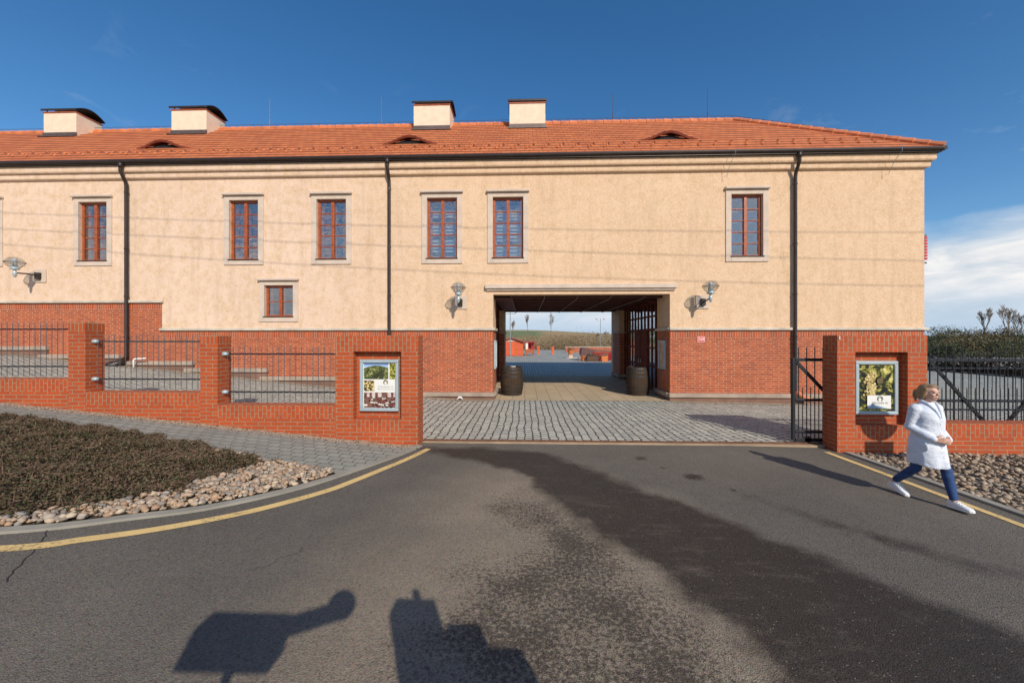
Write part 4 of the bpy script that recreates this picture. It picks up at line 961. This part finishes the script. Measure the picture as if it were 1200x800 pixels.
m=MB(); m.prism([(x0,0.03),(x1,0.03),(x1,1.62),(pk,2.02),(x0,1.62)],y0,y1); m.build('wall',M['hutboard'],t)
m=MB()
for (xa,za),(xb,zb) in (((x0-.15,1.56),(pk,2.06)),((pk,2.06),(x1+.15,1.56))): m.prism([(xa,za),(xb,zb),(xb,zb+.07),(xa,za+.07)],y0-.25,y1+.2)
m.build('roof',M['crate'],t)
m=MB(); m.prism([(pk-.75,1.70),(pk+.75,1.70),(pk,1.96)],y0-.02,y0-.005); m.build('gable_vent',M['grey_stone'],t)
m=MB(); m.box(pk-.35,pk+.35,y0-.03,y0-.004,.08,1.55); m.build('door',M['hutred'],t)
t=thing('ticket_booth','small dark red glazed booth on a brick base beside the orange hut','booth',(.55,46.6,0))
m=MB(); m.box(.05,1.15,46.2,47.2,.3,.75); [m.box(a,a+.16,46.25,46.5,.0,.3) for a in (.08,.96)]; m.build('base',M['fbrick'],t)
m=MB(); m.box(.0,1.2,46.15,47.25,1.55,1.66)
for a in (.05,.40,.75,1.09): m.box(a,a+.07,46.2,46.27,.75,1.55)
m.box(.05,1.15,47.1,47.2,.75,1.55); m.build('frame',M['crate'],t)
m=MB(); m.quad((.12,46.23,.76),(.4,46.23,.76),(.4,46.23,1.54),(.12,46.23,1.54)); m.build('pane',M['white'],t)
for x,y,zt,lab in ((1.79,50.1,1.05,'lone brick gatepost in the far courtyard, nearer the orange hut'),(3.66,50.4,.95,'lone brick gatepost in the far courtyard, nearer the long brick wall')):
    m=MB(); m.box(x-.16,x+.16,y-.16,y+.16,-.1,zt); m.box(x-.19,x+.19,y-.19,y+.19,zt,zt+.06); tag(m.build('brick_post',M['hutred'],origin=(x,y,0)),lab,'gatepost','brick posts at the far courtyard edge')
t=thing('brick_wall','long low orange brick wall closing the far courtyard','wall',(11,57,0))
m=MB(); m.box(6.0,22.,57,57.3,-.1,.78); m.build('wall_body',M['fbrick'],t); m=MB(); m.box(5.95,22.05,56.95,57.35,.78,.86); m.build('coping',M['grey_stone'],t)
for x,y,h,lab in ((-1.61,42.8,5.15,'tall twin globe lamp post in front of the orange hut'),(12.43,63.5,5.4,'tall twin globe lamp post beyond the far brick wall')):
    t=thing('lamp_post',lab,'street lamp',(x,y,0),'lamp posts of the far courtyard')
    m=MB(); m.tube([(x,y,0),(x,y,1.1),(x,y,1.15),(x,y,h)],[.075,.075,.05,.04],8); m.build('pole',M['steel'],t)
    m=MB(); m.tube([(x-.62,y,h-.28),(x-.55,y,h-.36),(x+.55,y,h-.36),(x+.62,y,h-.28)],.03,8); m.build('arm',M['steel'],t)
    for s_ in (-1,1):
        m=MB(); m.lathe([(0,-.14),(.07,-.14),(.09,-.08),(.17,-.02),(.19,.06),(.15,.15),(.06,.20),(0,.21)],(x+s_*.62,y,h-.12),12); m.build('globe',M['bulbglass'],t,smooth=True)
    m=MB(); m.box(x-.35,x+.35,y-.35,y+.35,-.05,.05); m.build('footing',M['sandkerb'],t)
_n0=set(bpy.data.objects)
# stacked stalls, planters
t=thing('stall_stack','stack of folded market stalls with sloping brown slatted tops over red frames','market stall',(6.6,34.5,0))
m=MB(); m.prism([(5.0,1.10),(5.25,1.22),(6.3,.96),(7.9,.86),(9.4,.80),(9.4,.72),(6.3,.86),(5.1,.30),(4.95,.5)],33.9,35.2); m.build('slatted_top',M['purple'],t)
m=MB()
for x in frange(5.9,9.2,9): m.box(x-.025,x+.025,33.85,33.9,.03,.75)
for z in (.12,.32,.52,.70): m.box(5.9,9.2,33.86,33.89,z-.025,z+.025); m.box(5.9,9.2,34.9,34.93,z-.025,z+.025)
m.build('red_frame',M['crate'],t)
m=MB(); m.box(6.1,9.0,34.1,34.8,.03,.7); m.build('folded_stalls',M['crate'],t)
m=MB(); m.bar((4.75,34.0,.02),(5.3,34.0,.62),.07,.07); m.bar((5.35,34.0,.02),(4.85,34.0,.55),.07,.07); m.build('trestle',M['terra'],t)
m=MB(); m.box(5.2,5.85,34.2,34.8,.02,.6); m.build('blue_crate',plain('dark_blue_crate',(.03,.05,.09),.6),t)
def potplants(c,r,n,mt,t,size=.09):
    P=rng.normal(size=(n,3))*np.array(r)+np.array(c); V,F=leaves(P,size); return npmesh('plants',V,F,M[mt],t,tuple(t['org']))
t=thing('planter','dark brown wooden box planter with grey green plants','planter',(6.0,32.6,0))
m=MB(); m.box(5.25,6.35,32.3,32.9,.03,.50); m.build('box',planks('brown_planter_boards',(.11,.055,.035),.12),t); potplants((5.8,32.6,.58),(.28,.15,.06),160,'olive',t)
t=thing('planter','square orange terracotta planter beside the wooden box','planter',(6.72,32.2,0))
m=MB(); p0=[(6.42,31.95),(7.02,31.95),(7.02,32.5),(6.42,32.5)]; m.add([(x+(.06 if x<6.7 else -.06),y,.02) for x,y in p0]+[(x,y,.5) for x,y in p0],[(0,1,2,3),(4,5,6,7),(0,1,5,4),(1,2,6,5),(2,3,7,6),(3,0,4,7)]); m.build('pot',M['terra'],t); potplants((6.7,32.2,.58),(.2,.15,.08),140,'scrub',t)
t=thing('planter','small round terracotta pot left of the wooden box','planter',(5.05,33,0))
m=MB(); m.lathe([(0,0.02),(.15,.02),(.21,.42),(.24,.42),(.24,.47),(.19,.47),(.19,.40),(0,.40)],(5.02,32.9,0),14); m.build('pot',M['terra'],t)
t=thing('planter','orange pot with a bushy plant on a pale stand','planter',(4.45,38.,0))
m=MB(); m.lathe([(0,.35),(.20,.35),(.30,.85),(.32,.85),(.28,.80),(0,.80)],(4.45,38,0),14); m.build('pot',M['terra'],t); m=MB(); m.box(4.25,4.65,37.8,38.2,.03,.35); m.box(4.0,5.1,37.6,38.4,.005,.06); m.build('stand',M['stone'],t); potplants((4.45,38,.95),(.2,.18,.10),160,'olive',t)
for o in set(bpy.data.objects)-_n0:
    if o.parent is None: o.location=Vector(o.location)+Vector((.28,1.9,0))
m=MB(); m.box(-.98,-.72,21.5,21.9,.01,.45); m.box(-1.0,-.70,21.48,21.92,.45,.48); m.box(-.92,-.78,21.475,21.48,.3,.36); tag(m.build('red_box',M['crate'],origin=(-.85,21.7,0),bevel=.01),'small dark red box standing behind the left barrel at the far gateway corner','box')
# scrub on the slope, one far mass
P=[]
cl=[]
for _ in range(820):
    y=70+60*rng.random()**1.5; cl.append((y*(-.10+.38*rng.random()),y))
for x,y in cl:
    z0=-.1+(hill(x,y) if y>=75 else 0); hgt=1.1+1.5*rng.random()+(.7 if x>6 else 0); n=150
    q=rng.normal(size=(n,3))*np.array([.9,.8,.30*hgt])+np.array([x,y,z0+.42*hgt]); P.append(q)
P=np.concatenate(P); V,F=leaves(P,.26,0,.28); struct(npmesh('scrub',V,F,M['scrub']),'dry brown scrub covering the slope beyond the far courtyard','scrub','stuff')

RMIN=.017
def branchy(mb,p,d,L,r,depth,spread,rd,up=.25):
    q=p+d*L; mb.tube([p,p+d*L*.5+Vector((rd.uniform(-1,1),rd.uniform(-1,1),0))*L*.04,q],[r,r*.85,r*.7],5 if depth>2 else 3,caps=False)
    if depth==0: return
    for k in range(3 if depth>1 else 4):
        v=Vector((rd.uniform(-1,1),rd.uniform(-1,1),rd.uniform(-.2,.9))).normalized(); nd=(d+v*spread+Vector((0,0,up))).normalized()
        branchy(mb,p+d*L*rd.uniform(.5,1),nd,L*rd.uniform(.62,.85),max(r*.62,RMIN),depth-1,spread,rd,up)
def bare_tree(x,y,z,h,label,seed,spread=.55,r=None,up=.3):
    rd=random.Random(seed); t=thing('bare_tree',label,'tree',(x,y,z),'bare trees')
    m=MB(); r=r or h*.022; m.tube([(x,y,z-.2),(x+.05,y,z+h*.2),(x,y,z+h*.36)],[r*1.5,r*1.1,r],7); m.build('trunk',M['bark'],t)
    m=MB(); branchy(m,Vector((x,y,z+h*.34)),Vector((0,0,1)),h*.25,r,5,spread,rd,up); m.build('crown',M['bare'],t,recalc=False)
RMIN=.009
for x,y,h,lab,sd in ((-2.2,68,5.2,'bare thin tree just behind the orange hut',1),(.6,72,6.5,'tall bare sapling behind the red booth',2),(5.2,76,6.6,'lone bare sapling in the middle of the scrub view',3)): bare_tree(x,y,-.1,h,lab,sd,.3,.022)
for i,(x,y,h,w_) in enumerate(((16.5,86,3.6,'bare shrubby tree left of the far lamp post on the skyline'),(18.6,88,3.9,'bare shrubby tree just left of the far lamp pole'),(20.6,87,3.7,'bare shrubby tree between the far lamp pole and the gateway pier'),(11.8,92,2.8,'small bare shrub on the skyline above the far brick wall end'))): bare_tree(x,y,hill(x,y)-.1,h,w_,40+i,.8,.03)
# trees beyond the right fence
def bushy(x,y,h,w,mt,label,seed,n=1500):
    rr_=np.random.default_rng(seed); t=thing('bushy_tree',label,'tree',(x,y,-.1),'trees beyond the right fence')
    m=MB(); m.tube([(x,y,-.3),(x+.05,y,h*.3),(x-.05,y+.05,h*.62)],[h*.030,h*.022,h*.010],7)
    for k in range(5): a=k*1.26+seed; m.tube([(x,y,h*(.2+.07*k)),(x+math.cos(a)*w*.25,y+math.sin(a)*w*.25,h*(.42+.07*k)),(x+math.cos(a)*w*.42,y+math.sin(a)*w*.42,h*(.55+.07*k))],[h*.013,h*.009,h*.004],5)
    m.build('trunk',M['bark'],t)
    K=22; C=rr_.normal(size=(K,3))*np.array([w*.26,w*.24,h*.20])+np.array([x,y,h*.56]); C[:,2]=np.clip(C[:,2],h*.16,h*.93)
    idx=rr_.integers(0,K,n); P=C[idx]+rr_.normal(size=(n,3))*np.array([w*.11,w*.11,h*.085]); P[:,2]=np.maximum(P[:,2],.05)
    V,F=leaves(P,.17,0,.5); npmesh('crown',V,F,M[mt],t,(x,y,-.1))
k=0
from math import atan
def ray(px,fw):           # place a tree along a bearing seen past the right end of the building
    u=(px-600)/450.; return fw*(-.03316+u*.99945), fw*(.99945+u*.03316)
descr=['low dark evergreen right beside the building corner','dark green bush next to the corner evergreen','olive brown bushy tree with a ragged top','olive brown tree with a dense rounded crown','brownish bush in front of the taller bare tree','olive bush between the two bare trees','olive bush just right of the bare trees','ochre tinged bush near the right edge','dark evergreen at the right edge','mid green bush partly out of frame','tall dark evergreen behind the front bushes','olive tree behind the front bushes','dark tree far behind near the building corner','brown green tree far behind near the right edge','dark low shrub in front of the left evergreens','dark low shrub in front of the right bushes','ragged olive shrub filling the middle of the row']
spots=[(1092,40,3.0,3.4,'evergreen'),(1106,42,2.9,3.6,'evergreen'),(1119,43,2.9,3.6,'olive'),(1133,41,2.85,3.4,'olive'),(1148,42,3.0,3.6,'olive'),(1163,43,3.1,3.6,'olive'),(1177,42,3.0,3.6,'olive'),(1191,43,3.0,3.8,'olive'),(1206,42,2.9,3.6,'evergreen'),(1222,43,3.0,3.6,'evergreen'),(1098,52,3.6,4.6,'evergreen'),(1128,52,3.3,5.0,'olive'),(1112,60,3.9,5.0,'evergreen'),(1186,54,3.6,5.4,'olive'),(1101,36,2.2,3.6,'evergreen'),(1170,36,2.1,4.,'evergreen'),(1140,36,2.2,4.0,'olive')]
for i,(p,fw,h,w,mt) in enumerate(spots):
    x,y=ray(p,fw); bushy(x,y,h*(.66+.42*((i*37)%11)/10),w,mt,descr[i],20+i,2600)
RMIN=.012
for p,fw,h,lab,sd in ((1154,46,5.6,'taller bare tree left of its pair above the dark bushes',5),(1182,47,5.8,'bare tree right of its pair, rising highest above the bushes',8),(1193,48,5.0,'slim bare tree close behind the right one of the pair',9)):
    x,y=ray(p,fw); bare_tree(x,y,-.1,h*1.02,lab,sd,.60,.075,.55)
t=thing('hedge','low dark reddish clipped hedge beyond the paved yard on the right','hedge',(26,24,0))
n=9000; s_=rng.random(n); P=np.stack([23.6+1.9*s_+.9*rng.random(n)+2.2*(1-s_),44-34*s_,.05+.75*rng.random(n)**.8],1); P+=rng.normal(size=(n,3))*.08; P[:,2]=np.maximum(P[:,2],.02)
V,F=leaves(P,.17,0,.6); npmesh('foliage',V,F,M['hedge'],t,(26,24,0))
m=MB(); q=[(24.2+1.9*s+2.0*(1-s),44-34*s) for s in frange(0,1,30)]
for (xa,ya),(xb,yb) in zip(q,q[1:]): m.bar((xa,ya,.25),(xb,yb,.25),.5,.4)
m.build('branch_core',M['soil'],t)

# ------------------------------------------------------------------ the walking woman
M['skin']=plain('skin',(.56,.32,.23),.5,.06,8,bump=.05)
def coatmat():
    mt=Mt('white_cotton_coat'); p=mt.obj(); a=mt.noise(mt.n('Mapping',{0:p,2:(.5,.6,.3),3:(1.,1.,1.6)}).outputs[0],4.2,3,.5,1.2); b=mt.noise(p,26,3,.6)
    h=mt.math('ADD',a,mt.math('MULTIPLY',b,.15))
    return mt.fin(mt.mix(mt.ramp(a,.3,.7),(.56,.61,.70),(.70,.73,.78)),.85,mt.bump(h,.6,.045))
M['coat']=coatmat()
M['jean']=plain('blue_denim',(.022,.058,.165),.85,.35,12,bump=.4,bs=60)
M['shoe']=plain('white_trainer',(.74,.73,.72),.55,.05,8)
def hairmat():
    mt=Mt('dark_blond_hair'); p=mt.obj(); n=mt.noise(mt.n('Mapping',{0:p,3:(12,60,9)}).outputs[0],4,4,.6)
    return mt.fin(mt.mix(mt.ramp(n,.3,.7),(.16,.095,.045),(.38,.25,.13)),.5,mt.bump(n,.6,.01))
M['hair']=hairmat(); M['eye']=plain('dark_eye',(.03,.025,.02),.2); M['lip']=plain('lip',(.42,.14,.12),.5)
W=thing('person','woman in white knee length coat, blue jeans and white trainers walking past the right pier','person',(4.97,4.93,-.014))
W.rotation_euler=(0,0,R(-82)); W.scale=(.885,)*3
O0=(0,0,0)
def chain(mb,pts,rad,n=14):
    mb.tube(pts,rad,n)
    for p,r in zip(pts,rad): mb.ico(p,r,2)
def flesh(mb,name,mat,vox,it=3):
    o=mb.build(name,mat,W,origin=O0,smooth=True)
    r=o.modifiers.new('remesh','REMESH'); r.mode='VOXEL'; r.voxel_size=vox; r.use_smooth_shade=True
    s=o.modifiers.new('smooth','SMOOTH'); s.iterations=it; s.factor=.5
    return o
b=MB()
b.ico((.045,0,1.535),(.092,.074,.105),3); b.ico((.070,0,1.475),(.064,.054,.058),3); b.ico((.105,0,1.445),(.026,.028,.020),2)
chain(b,[(.134,0,1.545),(.150,0,1.515)],[.009,.014]); b.ico((.128,0,1.478),(.014,.024,.008),2); b.ico((.127,0,1.466),(.013,.021,.008),2)
for s_ in (-1,1):
    b.ico((.045,s_*.076,1.525),(.026,.011,.034),2); b.ico((.112,s_*.038,1.505),(.025,.024,.022),2); b.ico((.122,s_*.034,1.562),(.016,.026,.008),2)
chain(b,[(0,0,1.34),(.02,0,1.42),(.04,0,1.48)],[.058,.050,.050])
b.ico((.01,0,1.22),(.10,.155,.14),3); b.ico((.01,0,1.02),(.095,.135,.16),3); b.ico((0,0,.88),(.105,.150,.12),3)
LEG={1:[(0,.085,.86),(.17,.09,.49),(.265,.09,.085)],-1:[(0,-.085,.86),(-.06,-.085,.455),(-.345,-.085,.165)]}
for s_,pts in LEG.items(): chain(b,pts,[.078,.054,.036])
ARM={-1:[(.0,-.165,1.30),(-.045,-.195,1.05),(.19,-.115,.915)],1:[(.0,.165,1.30),(-.04,.205,1.05),(.19,.105,.895)]}
for s_,pts in ARM.items(): chain(b,pts,[.052,.040,.028])
def hand(b,wr,dirv,side,lift):
    wr=Vector(wr); d=Vector(dirv).normalized(); up=Vector((0,0,1)); lat=up-d*up.dot(d); lat.normalize(); nrm=d.cross(lat)
    pc=wr+d*.055
    for k in range(4):       # palm as four side by side rays, each carrying on into a finger
        o=lat*(.030-.020*k); L=(.040,.046,.043,.034)[k]; base=wr+d*.015+o*.6; kn=wr+d*.088+o
        chain(b,[base,kn],[.013,.0115],8)
        a=kn+(d*.9+nrm*.35*side).normalized()*L; c=a+(d*.35+nrm*.95*side).normalized()*L*.68; e=c+(d*-.35+nrm*.9*side).normalized()*L*.5
        chain(b,[kn,a,c,e],[.0105,.0095,.0088,.0075],8)
    th=wr+d*.025+lat*.028; chain(b,[th,th+(d*.6+lat*.7+nrm*.2*side).normalized()*.042,th+(d*1.2+lat*.75+nrm*.55*side).normalized()*.07],[.013,.011,.0085],8)
hand(b,ARM[-1][2],(.55,.75,.0),-1,0); hand(b,ARM[1][2],(.62,-.70,.02),1,0)
flesh(b,'body',M['skin'],.0062,2)
h=MB(); h.ico((.010,0,1.558),(.099,.083,.097),3); h.ico((.07,.012,1.615),(.055,.066,.034),2); h.ico((-.02,0,1.50),(.085,.084,.095),3)
for s_ in (-1,1): chain(h,[(.06,s_*.072,1.57),(.035,s_*.084,1.50),(.015,s_*.078,1.43)],[.024,.024,.014])
chain(h,[(-.08,0,1.55),(-.122,0,1.525),(-.135,0,1.47),(-.122,0,1.39)],[.034,.030,.026,.010]); flesh(h,'hair',M['hair'],.009,2)
for s_ in (-1,1): e=MB(); e.ico((.124,s_*.033,1.538),(.009,.013,.008),2); e.build('eye',M['eye'],W,origin=O0,smooth=True)
e=MB(); e.ico((.136,0,1.470),(.006,.020,.006),2); e.build('lips',M['lip'],W,origin=O0,smooth=True)
c=MB(); rings=[(.53,.025,.222,.198),(.62,.020,.215,.198),(.75,.012,.196,.197),(.88,.010,.172,.192),(.98,.022,.160,.178),(1.08,.026,.158,.176),(1.18,.024,.162,.184),(1.27,.016,.140,.190),(1.33,.008,.108,.160),(1.37,.004,.082,.105),(1.40,.006,.070,.080)]
n=40; pts=[]
for j,(z,cx,rx,ry) in enumerate(rings):
    for k in range(n):
        a=2*PI*k/n; w_=1+ (.045*math.sin(6*a+1)+.03*math.sin(9*a))*max(0,(1.0-z)/.5)
        pts.append((cx+rx*w_*math.cos(a),ry*w_*math.sin(a),z+(.012*math.sin(3*a) if j==0 else 0)))
fs=[(j*n+k,j*n+(k+1)%n,(j+1)*n+(k+1)%n,(j+1)*n+k) for j in range(len(rings)-1) for k in range(n)]+[tuple(range(n))[::-1],tuple((len(rings)-1)*n+k for k in range(n))]
c.add(pts,fs)
for s_,p in ARM.items(): chain(c,[p[0],tuple((Vector(p[0])+Vector(p[1]))/2),p[1],tuple((Vector(p[1])*.45+Vector(p[2])*.55)),tuple(Vector(p[1])*.06+Vector(p[2])*.94)],[.074,.064,.064,.055,.046])
c.ico((-.0,-.15,1.30),(.075,.075,.06),2); c.ico((-.0,.15,1.30),(.075,.075,.06),2)
flesh(c,'coat',M['coat'],.010,2)
c=MB()
for s_ in (-1,1):
    chain(c,[(-.055,s_*.035,1.425),(.0,s_*.080,1.42),(.075,s_*.070,1.385),(.145,s_*.035,1.30),(.180,s_*.012,1.20)],[.016,.017,.018,.018,.008],8)
flesh(c,'collar',M['coat'],.007,1)
for z in (1.12,1.0,.80,.68):
    e=MB(); xs_=np.interp(z,[r[0] for r in rings],[r[1]+r[2] for r in rings]); e.ico((xs_+.002,-.012,z),(.004,.010,.010),2); e.build('button',M['shoe'],W,origin=O0,smooth=True)
e=MB(); e.ico((.10,-.172,.80),(.065,.012,.07),2); e.build('pocket',M['coat'],W,origin=O0,smooth=True)
j=MB()
for s_,p in LEG.items():
    an=Vector(p[1])*.14+Vector(p[2])*.86; chain(j,[p[0],tuple(Vector(p[0])*.5+Vector(p[1])*.5),p[1],tuple(Vector(p[1])*.6+Vector(p[2])*.4),tuple(an)],[.094,.082,.062,.058,.046])
j.ico((0,0,.88),(.11,.155,.12),3); flesh(j,'trousers',M['jean'],.010,2)
def shoe(ank,pitch,s_):
    b=MB(); secs=[(-.075,.024,.035,.075),(-.06,.034,.0,.105),(-.02,.038,.0,.115),(.03,.042,.0,.098),(.08,.047,.0,.078),(.13,.049,.0,.062),(.17,.042,.004,.050),(.195,.024,.010,.034)]
    pts=[];n=14
    for (x,w_,zb,zt) in secs:
        for k in range(n):
            a=2*PI*k/n; zz_=(zb+zt)/2+(zt-zb)/2*math.sin(a); sx=w_*math.copysign(abs(math.cos(a))**.6,math.cos(a)); pts.append((x,sx,zz_))
    fs=[(i*n+k,i*n+(k+1)%n,(i+1)*n+(k+1)%n,(i+1)*n+k) for i in range(len(secs)-1) for k in range(n)]+[tuple(range(n))[::-1],tuple((len(secs)-1)*n+k for k in range(n))]
    b.add(pts,fs)
    q=MB(); pl=[(-.082,-.02),(-.07,-.036),(.03,-.045),(.12,-.052),(.18,-.042),(.203,-.015),(.203,.015),(.18,.042),(.12,.052),(.03,.045),(-.07,.036),(-.082,.02)]; q.add([(x,y,0) for x,y in pl]+[(x,y,.024) for x,y in pl],[tuple(range(12))[::-1],tuple(range(12,24))]+[(i,(i+1)%12,12+(i+1)%12,12+i) for i in range(12)])
    l=MB()
    for k in range(4): l.box(.02+.025*k,.03+.025*k,-.026,.026,.105-.011*k-.006,.108-.011*k+.0)
    ca,sa=math.cos(pitch),math.sin(pitch); ax,ay,az=ank
    def tr(v): x,y,z=v; x0=x; z0=z-.0; return (ax+x0*ca+z0*sa, ay+y, az-x0*sa+z0*ca)
    outs=[]
    for mb_ in (b,q,l): mb_.v=[tr(v) for v in mb_.v]
    o=b.build('shoe',M['shoe'],W,origin=O0,smooth=True); q.build('sole',M['shoe'],o,origin=O0,bevel=.004); l.build('laces',M['white'],o,origin=O0)
shoe((.265,.09,.018),R(-5),1); shoe((-.335,-.085,.066),R(17),-1)

# ------------------------------------------------------------------ just outside the picture: what casts the foreground shadows
t=thing('road_sign','round traffic sign with a plate below it on a pole by the right pebble bed','traffic sign',(7.48,4.5,-.08))
M['signblue']=plain('sign_face',(.75,.75,.74),.4,.05,3)
sx,sy=7.48,4.50
m=MB(); m.tube([(sx,sy+.03,-.3),(sx,sy+.03,2.65)],.03,10); m.build('pole',M['steel'],t)
m=MB(); m.tube([(sx,sy,2.30),(sx,sy+.015,2.30)],.33,40); m.build('sign_disc',M['redsign'],t); m=MB(); m.tube([(sx,sy-.004,2.30),(sx,sy-.001,2.30)],.25,40); m.build('sign_face',M['signblue'],t)
m=MB(); m.box(sx-.25,sx+.25,sy,sy+.015,1.58,1.95); m.build('sign_plate',M['signblue'],t,bevel=.01)
t=thing('camera_car','dark survey car with a roof rig, parked behind the viewpoint','car',(-1.2,-.75,0))
M['carpaint']=plain('dark_blue_car_paint',(.02,.03,.07),.25,.05,3); M['tyre']=plain('tyre_rubber',(.02,.02,.02),.9)
m=MB(); m.prism([(-3.5,.28),(.9,.28),(.95,.75),(.75,.98),(-.9,.98),(-2.45,.92),(-3.45,.72)],-1.62,.02); bd=m.build('body',M['carpaint'],t,bevel=.05)
m=MB(); m.prism([(.72,.98),(.45,1.40),(-.2,1.46),(-1.1,1.44),(-1.95,.97)],-1.5,-.10); m.build('cabin',M['carpaint'],bd,bevel=.05)
for x in (.25,-2.7):
    for y in (.0,-1.62):
        m=MB(); m.lathe([(0,-.1),(.26,-.1),(.31,-.06),(.31,.06),(.26,.1),(0,.1)],(x,y,.31),24,axis='y'); w_=m.build('wheel',M['tyre'],t); m=MB(); m.lathe([(0,-.11),(.18,-.11),(.18,.11),(0,.11)],(x,y,.31),18,axis='y'); m.build('rim',M['alu'],w_)
m=MB(); m.box(.42,.72,-.30,-.12,1.44,2.14); m.tube([(.62,-.2,2.1),(.62,-.2,2.26)],.03,8); m.box(.72,.95,-.30,-.05,1.40,1.92); m.box(.95,1.15,-.3,-.05,1.35,1.78); m.build('equipment_box',M['gutter'],t,bevel=.02)
m=MB(); m.box(-.90,-.32,-.40,-.22,1.84,2.08); m.tube([(-.6,-.3,1.4),(-.6,-.3,1.9)],.03,8); m.bar((-.42,-.26,1.98),(.04,-.24,2.12),.09,.10); m.build('side_arm',M['gutter'],t,bevel=.02)
m=MB(); m.ico((.05,-.24,2.16),.10,3); m.build('camera_ball',M['gutter'],t,smooth=True)

# ------------------------------------------------------------------ light, sky, camera
EL,AZ=32.4,24.8
S=bpy.data.lights.new('sun','SUN'); S.energy=SUN_E; S.angle=R(.53); S.color=(1.,.91,.79)
so=bpy.data.objects.new('sun',S); COL.objects.link(so)
tos=Vector((math.sin(R(AZ))*math.cos(R(EL)),-math.cos(R(AZ))*math.cos(R(EL)),math.sin(R(EL))))
so.rotation_euler=tos.to_track_quat('Z','Y').to_euler(); so.location=tos*40
wd=bpy.data.worlds.new('World'); SC.world=wd; wd.use_nodes=True; nt=wd.node_tree; nt.nodes.clear()
wm=Mt.__new__(Mt); wm.t=nt; wm.out=nt.nodes.new('ShaderNodeOutputWorld')
sky=wm.n('TexSky',sky_type='NISHITA'); sky.sun_disc=False; sky.sun_elevation=R(EL); sky.sun_rotation=math.atan2(tos.x,tos.y); sky.air_density=1.; sky.dust_density=.3; sky.ozone_density=2.6; sky.altitude=200
d=wm.n('TexCoord').outputs['Generated']; sz=wm.n('SeparateXYZ',{0:d}); z=sz.outputs[2]
mp=wm.n('Mapping',{0:d,3:(1.6,1.6,5.)}).outputs[0]; n1=wm.noise(mp,2.4,7,.6,.3); n2=wm.noise(wm.n('Mapping',{0:d,3:(2.,2.,7.)}).outputs[0],4.,6,.62,.5)
edge=wm.math('ADD',z,wm.math('MULTIPLY',wm.math('SUBTRACT',n1,.5),-.09))
bank=wm.ramp(edge,.205,.160)
thin=wm.ramp(n2,.36,.62,.90,1.)
wis=wm.math('MULTIPLY',wm.ramp(wm.noise(wm.n('Mapping',{0:d,1:(.3,.1,.0),3:(3.,2.,6.)}).outputs[0],2.6,7,.68,.8),.60,.80),wm.ramp(z,.55,.25,0,.26))
ccol=wm.mix(wm.ramp(n2,.34,.66),(.60,.66,.74),(.95,.93,.91))
ccol=wm.mix(wm.ramp(z,.0,.10),(.42,.58,.78),ccol)
south=wm.math('MULTIPLY',wm.ramp(wm.noise(wm.n('Mapping',{0:d,3:(2.5,2.5,9.)}).outputs[0],4.5,6,.6,.4),.45,.57),wm.ramp(sz.outputs[1],-.15,-.45))
south=wm.math('MULTIPLY',south,wm.ramp(z,.55,.40))
fac=wm.math('MAXIMUM',wm.math('MAXIMUM',wm.math('MULTIPLY',bank,thin),wis),wm.math('MULTIPLY',south,.8))
skc=wm.n('HueSaturation',{'Saturation':1.28,'Value':1.,'Color':sky.outputs[0]}).outputs[0]
bg1=wm.n('Background',{0:skc,1:SKY_E}); bg2=wm.n('Background',{0:ccol,1:CLOUD_E}); mx=wm.n('MixShader',{0:fac,1:bg1,2:bg2}); nt.links.new(mx.outputs[0],wm.out.inputs[0])
cam=bpy.data.cameras.new('Camera'); co=bpy.data.objects.new('Camera',cam); COL.objects.link(co); SC.camera=co
co.location=(0,0,2.0); co.rotation_euler=(R(90),0,R(1.9)); cam.sensor_width=36; cam.lens=13.5; cam.shift_y=-3/1200; cam.clip_start=.05; cam.clip_end=2000
vs=SC.view_settings; SC.display_settings.display_device='sRGB'; vs.view_transform='Standard'; vs.look='None'; vs.gamma=1; vs.exposure=EXPO; vs.use_curve_mapping=False
for o in bpy.data.objects:
    if 'org' in o: del o['org']
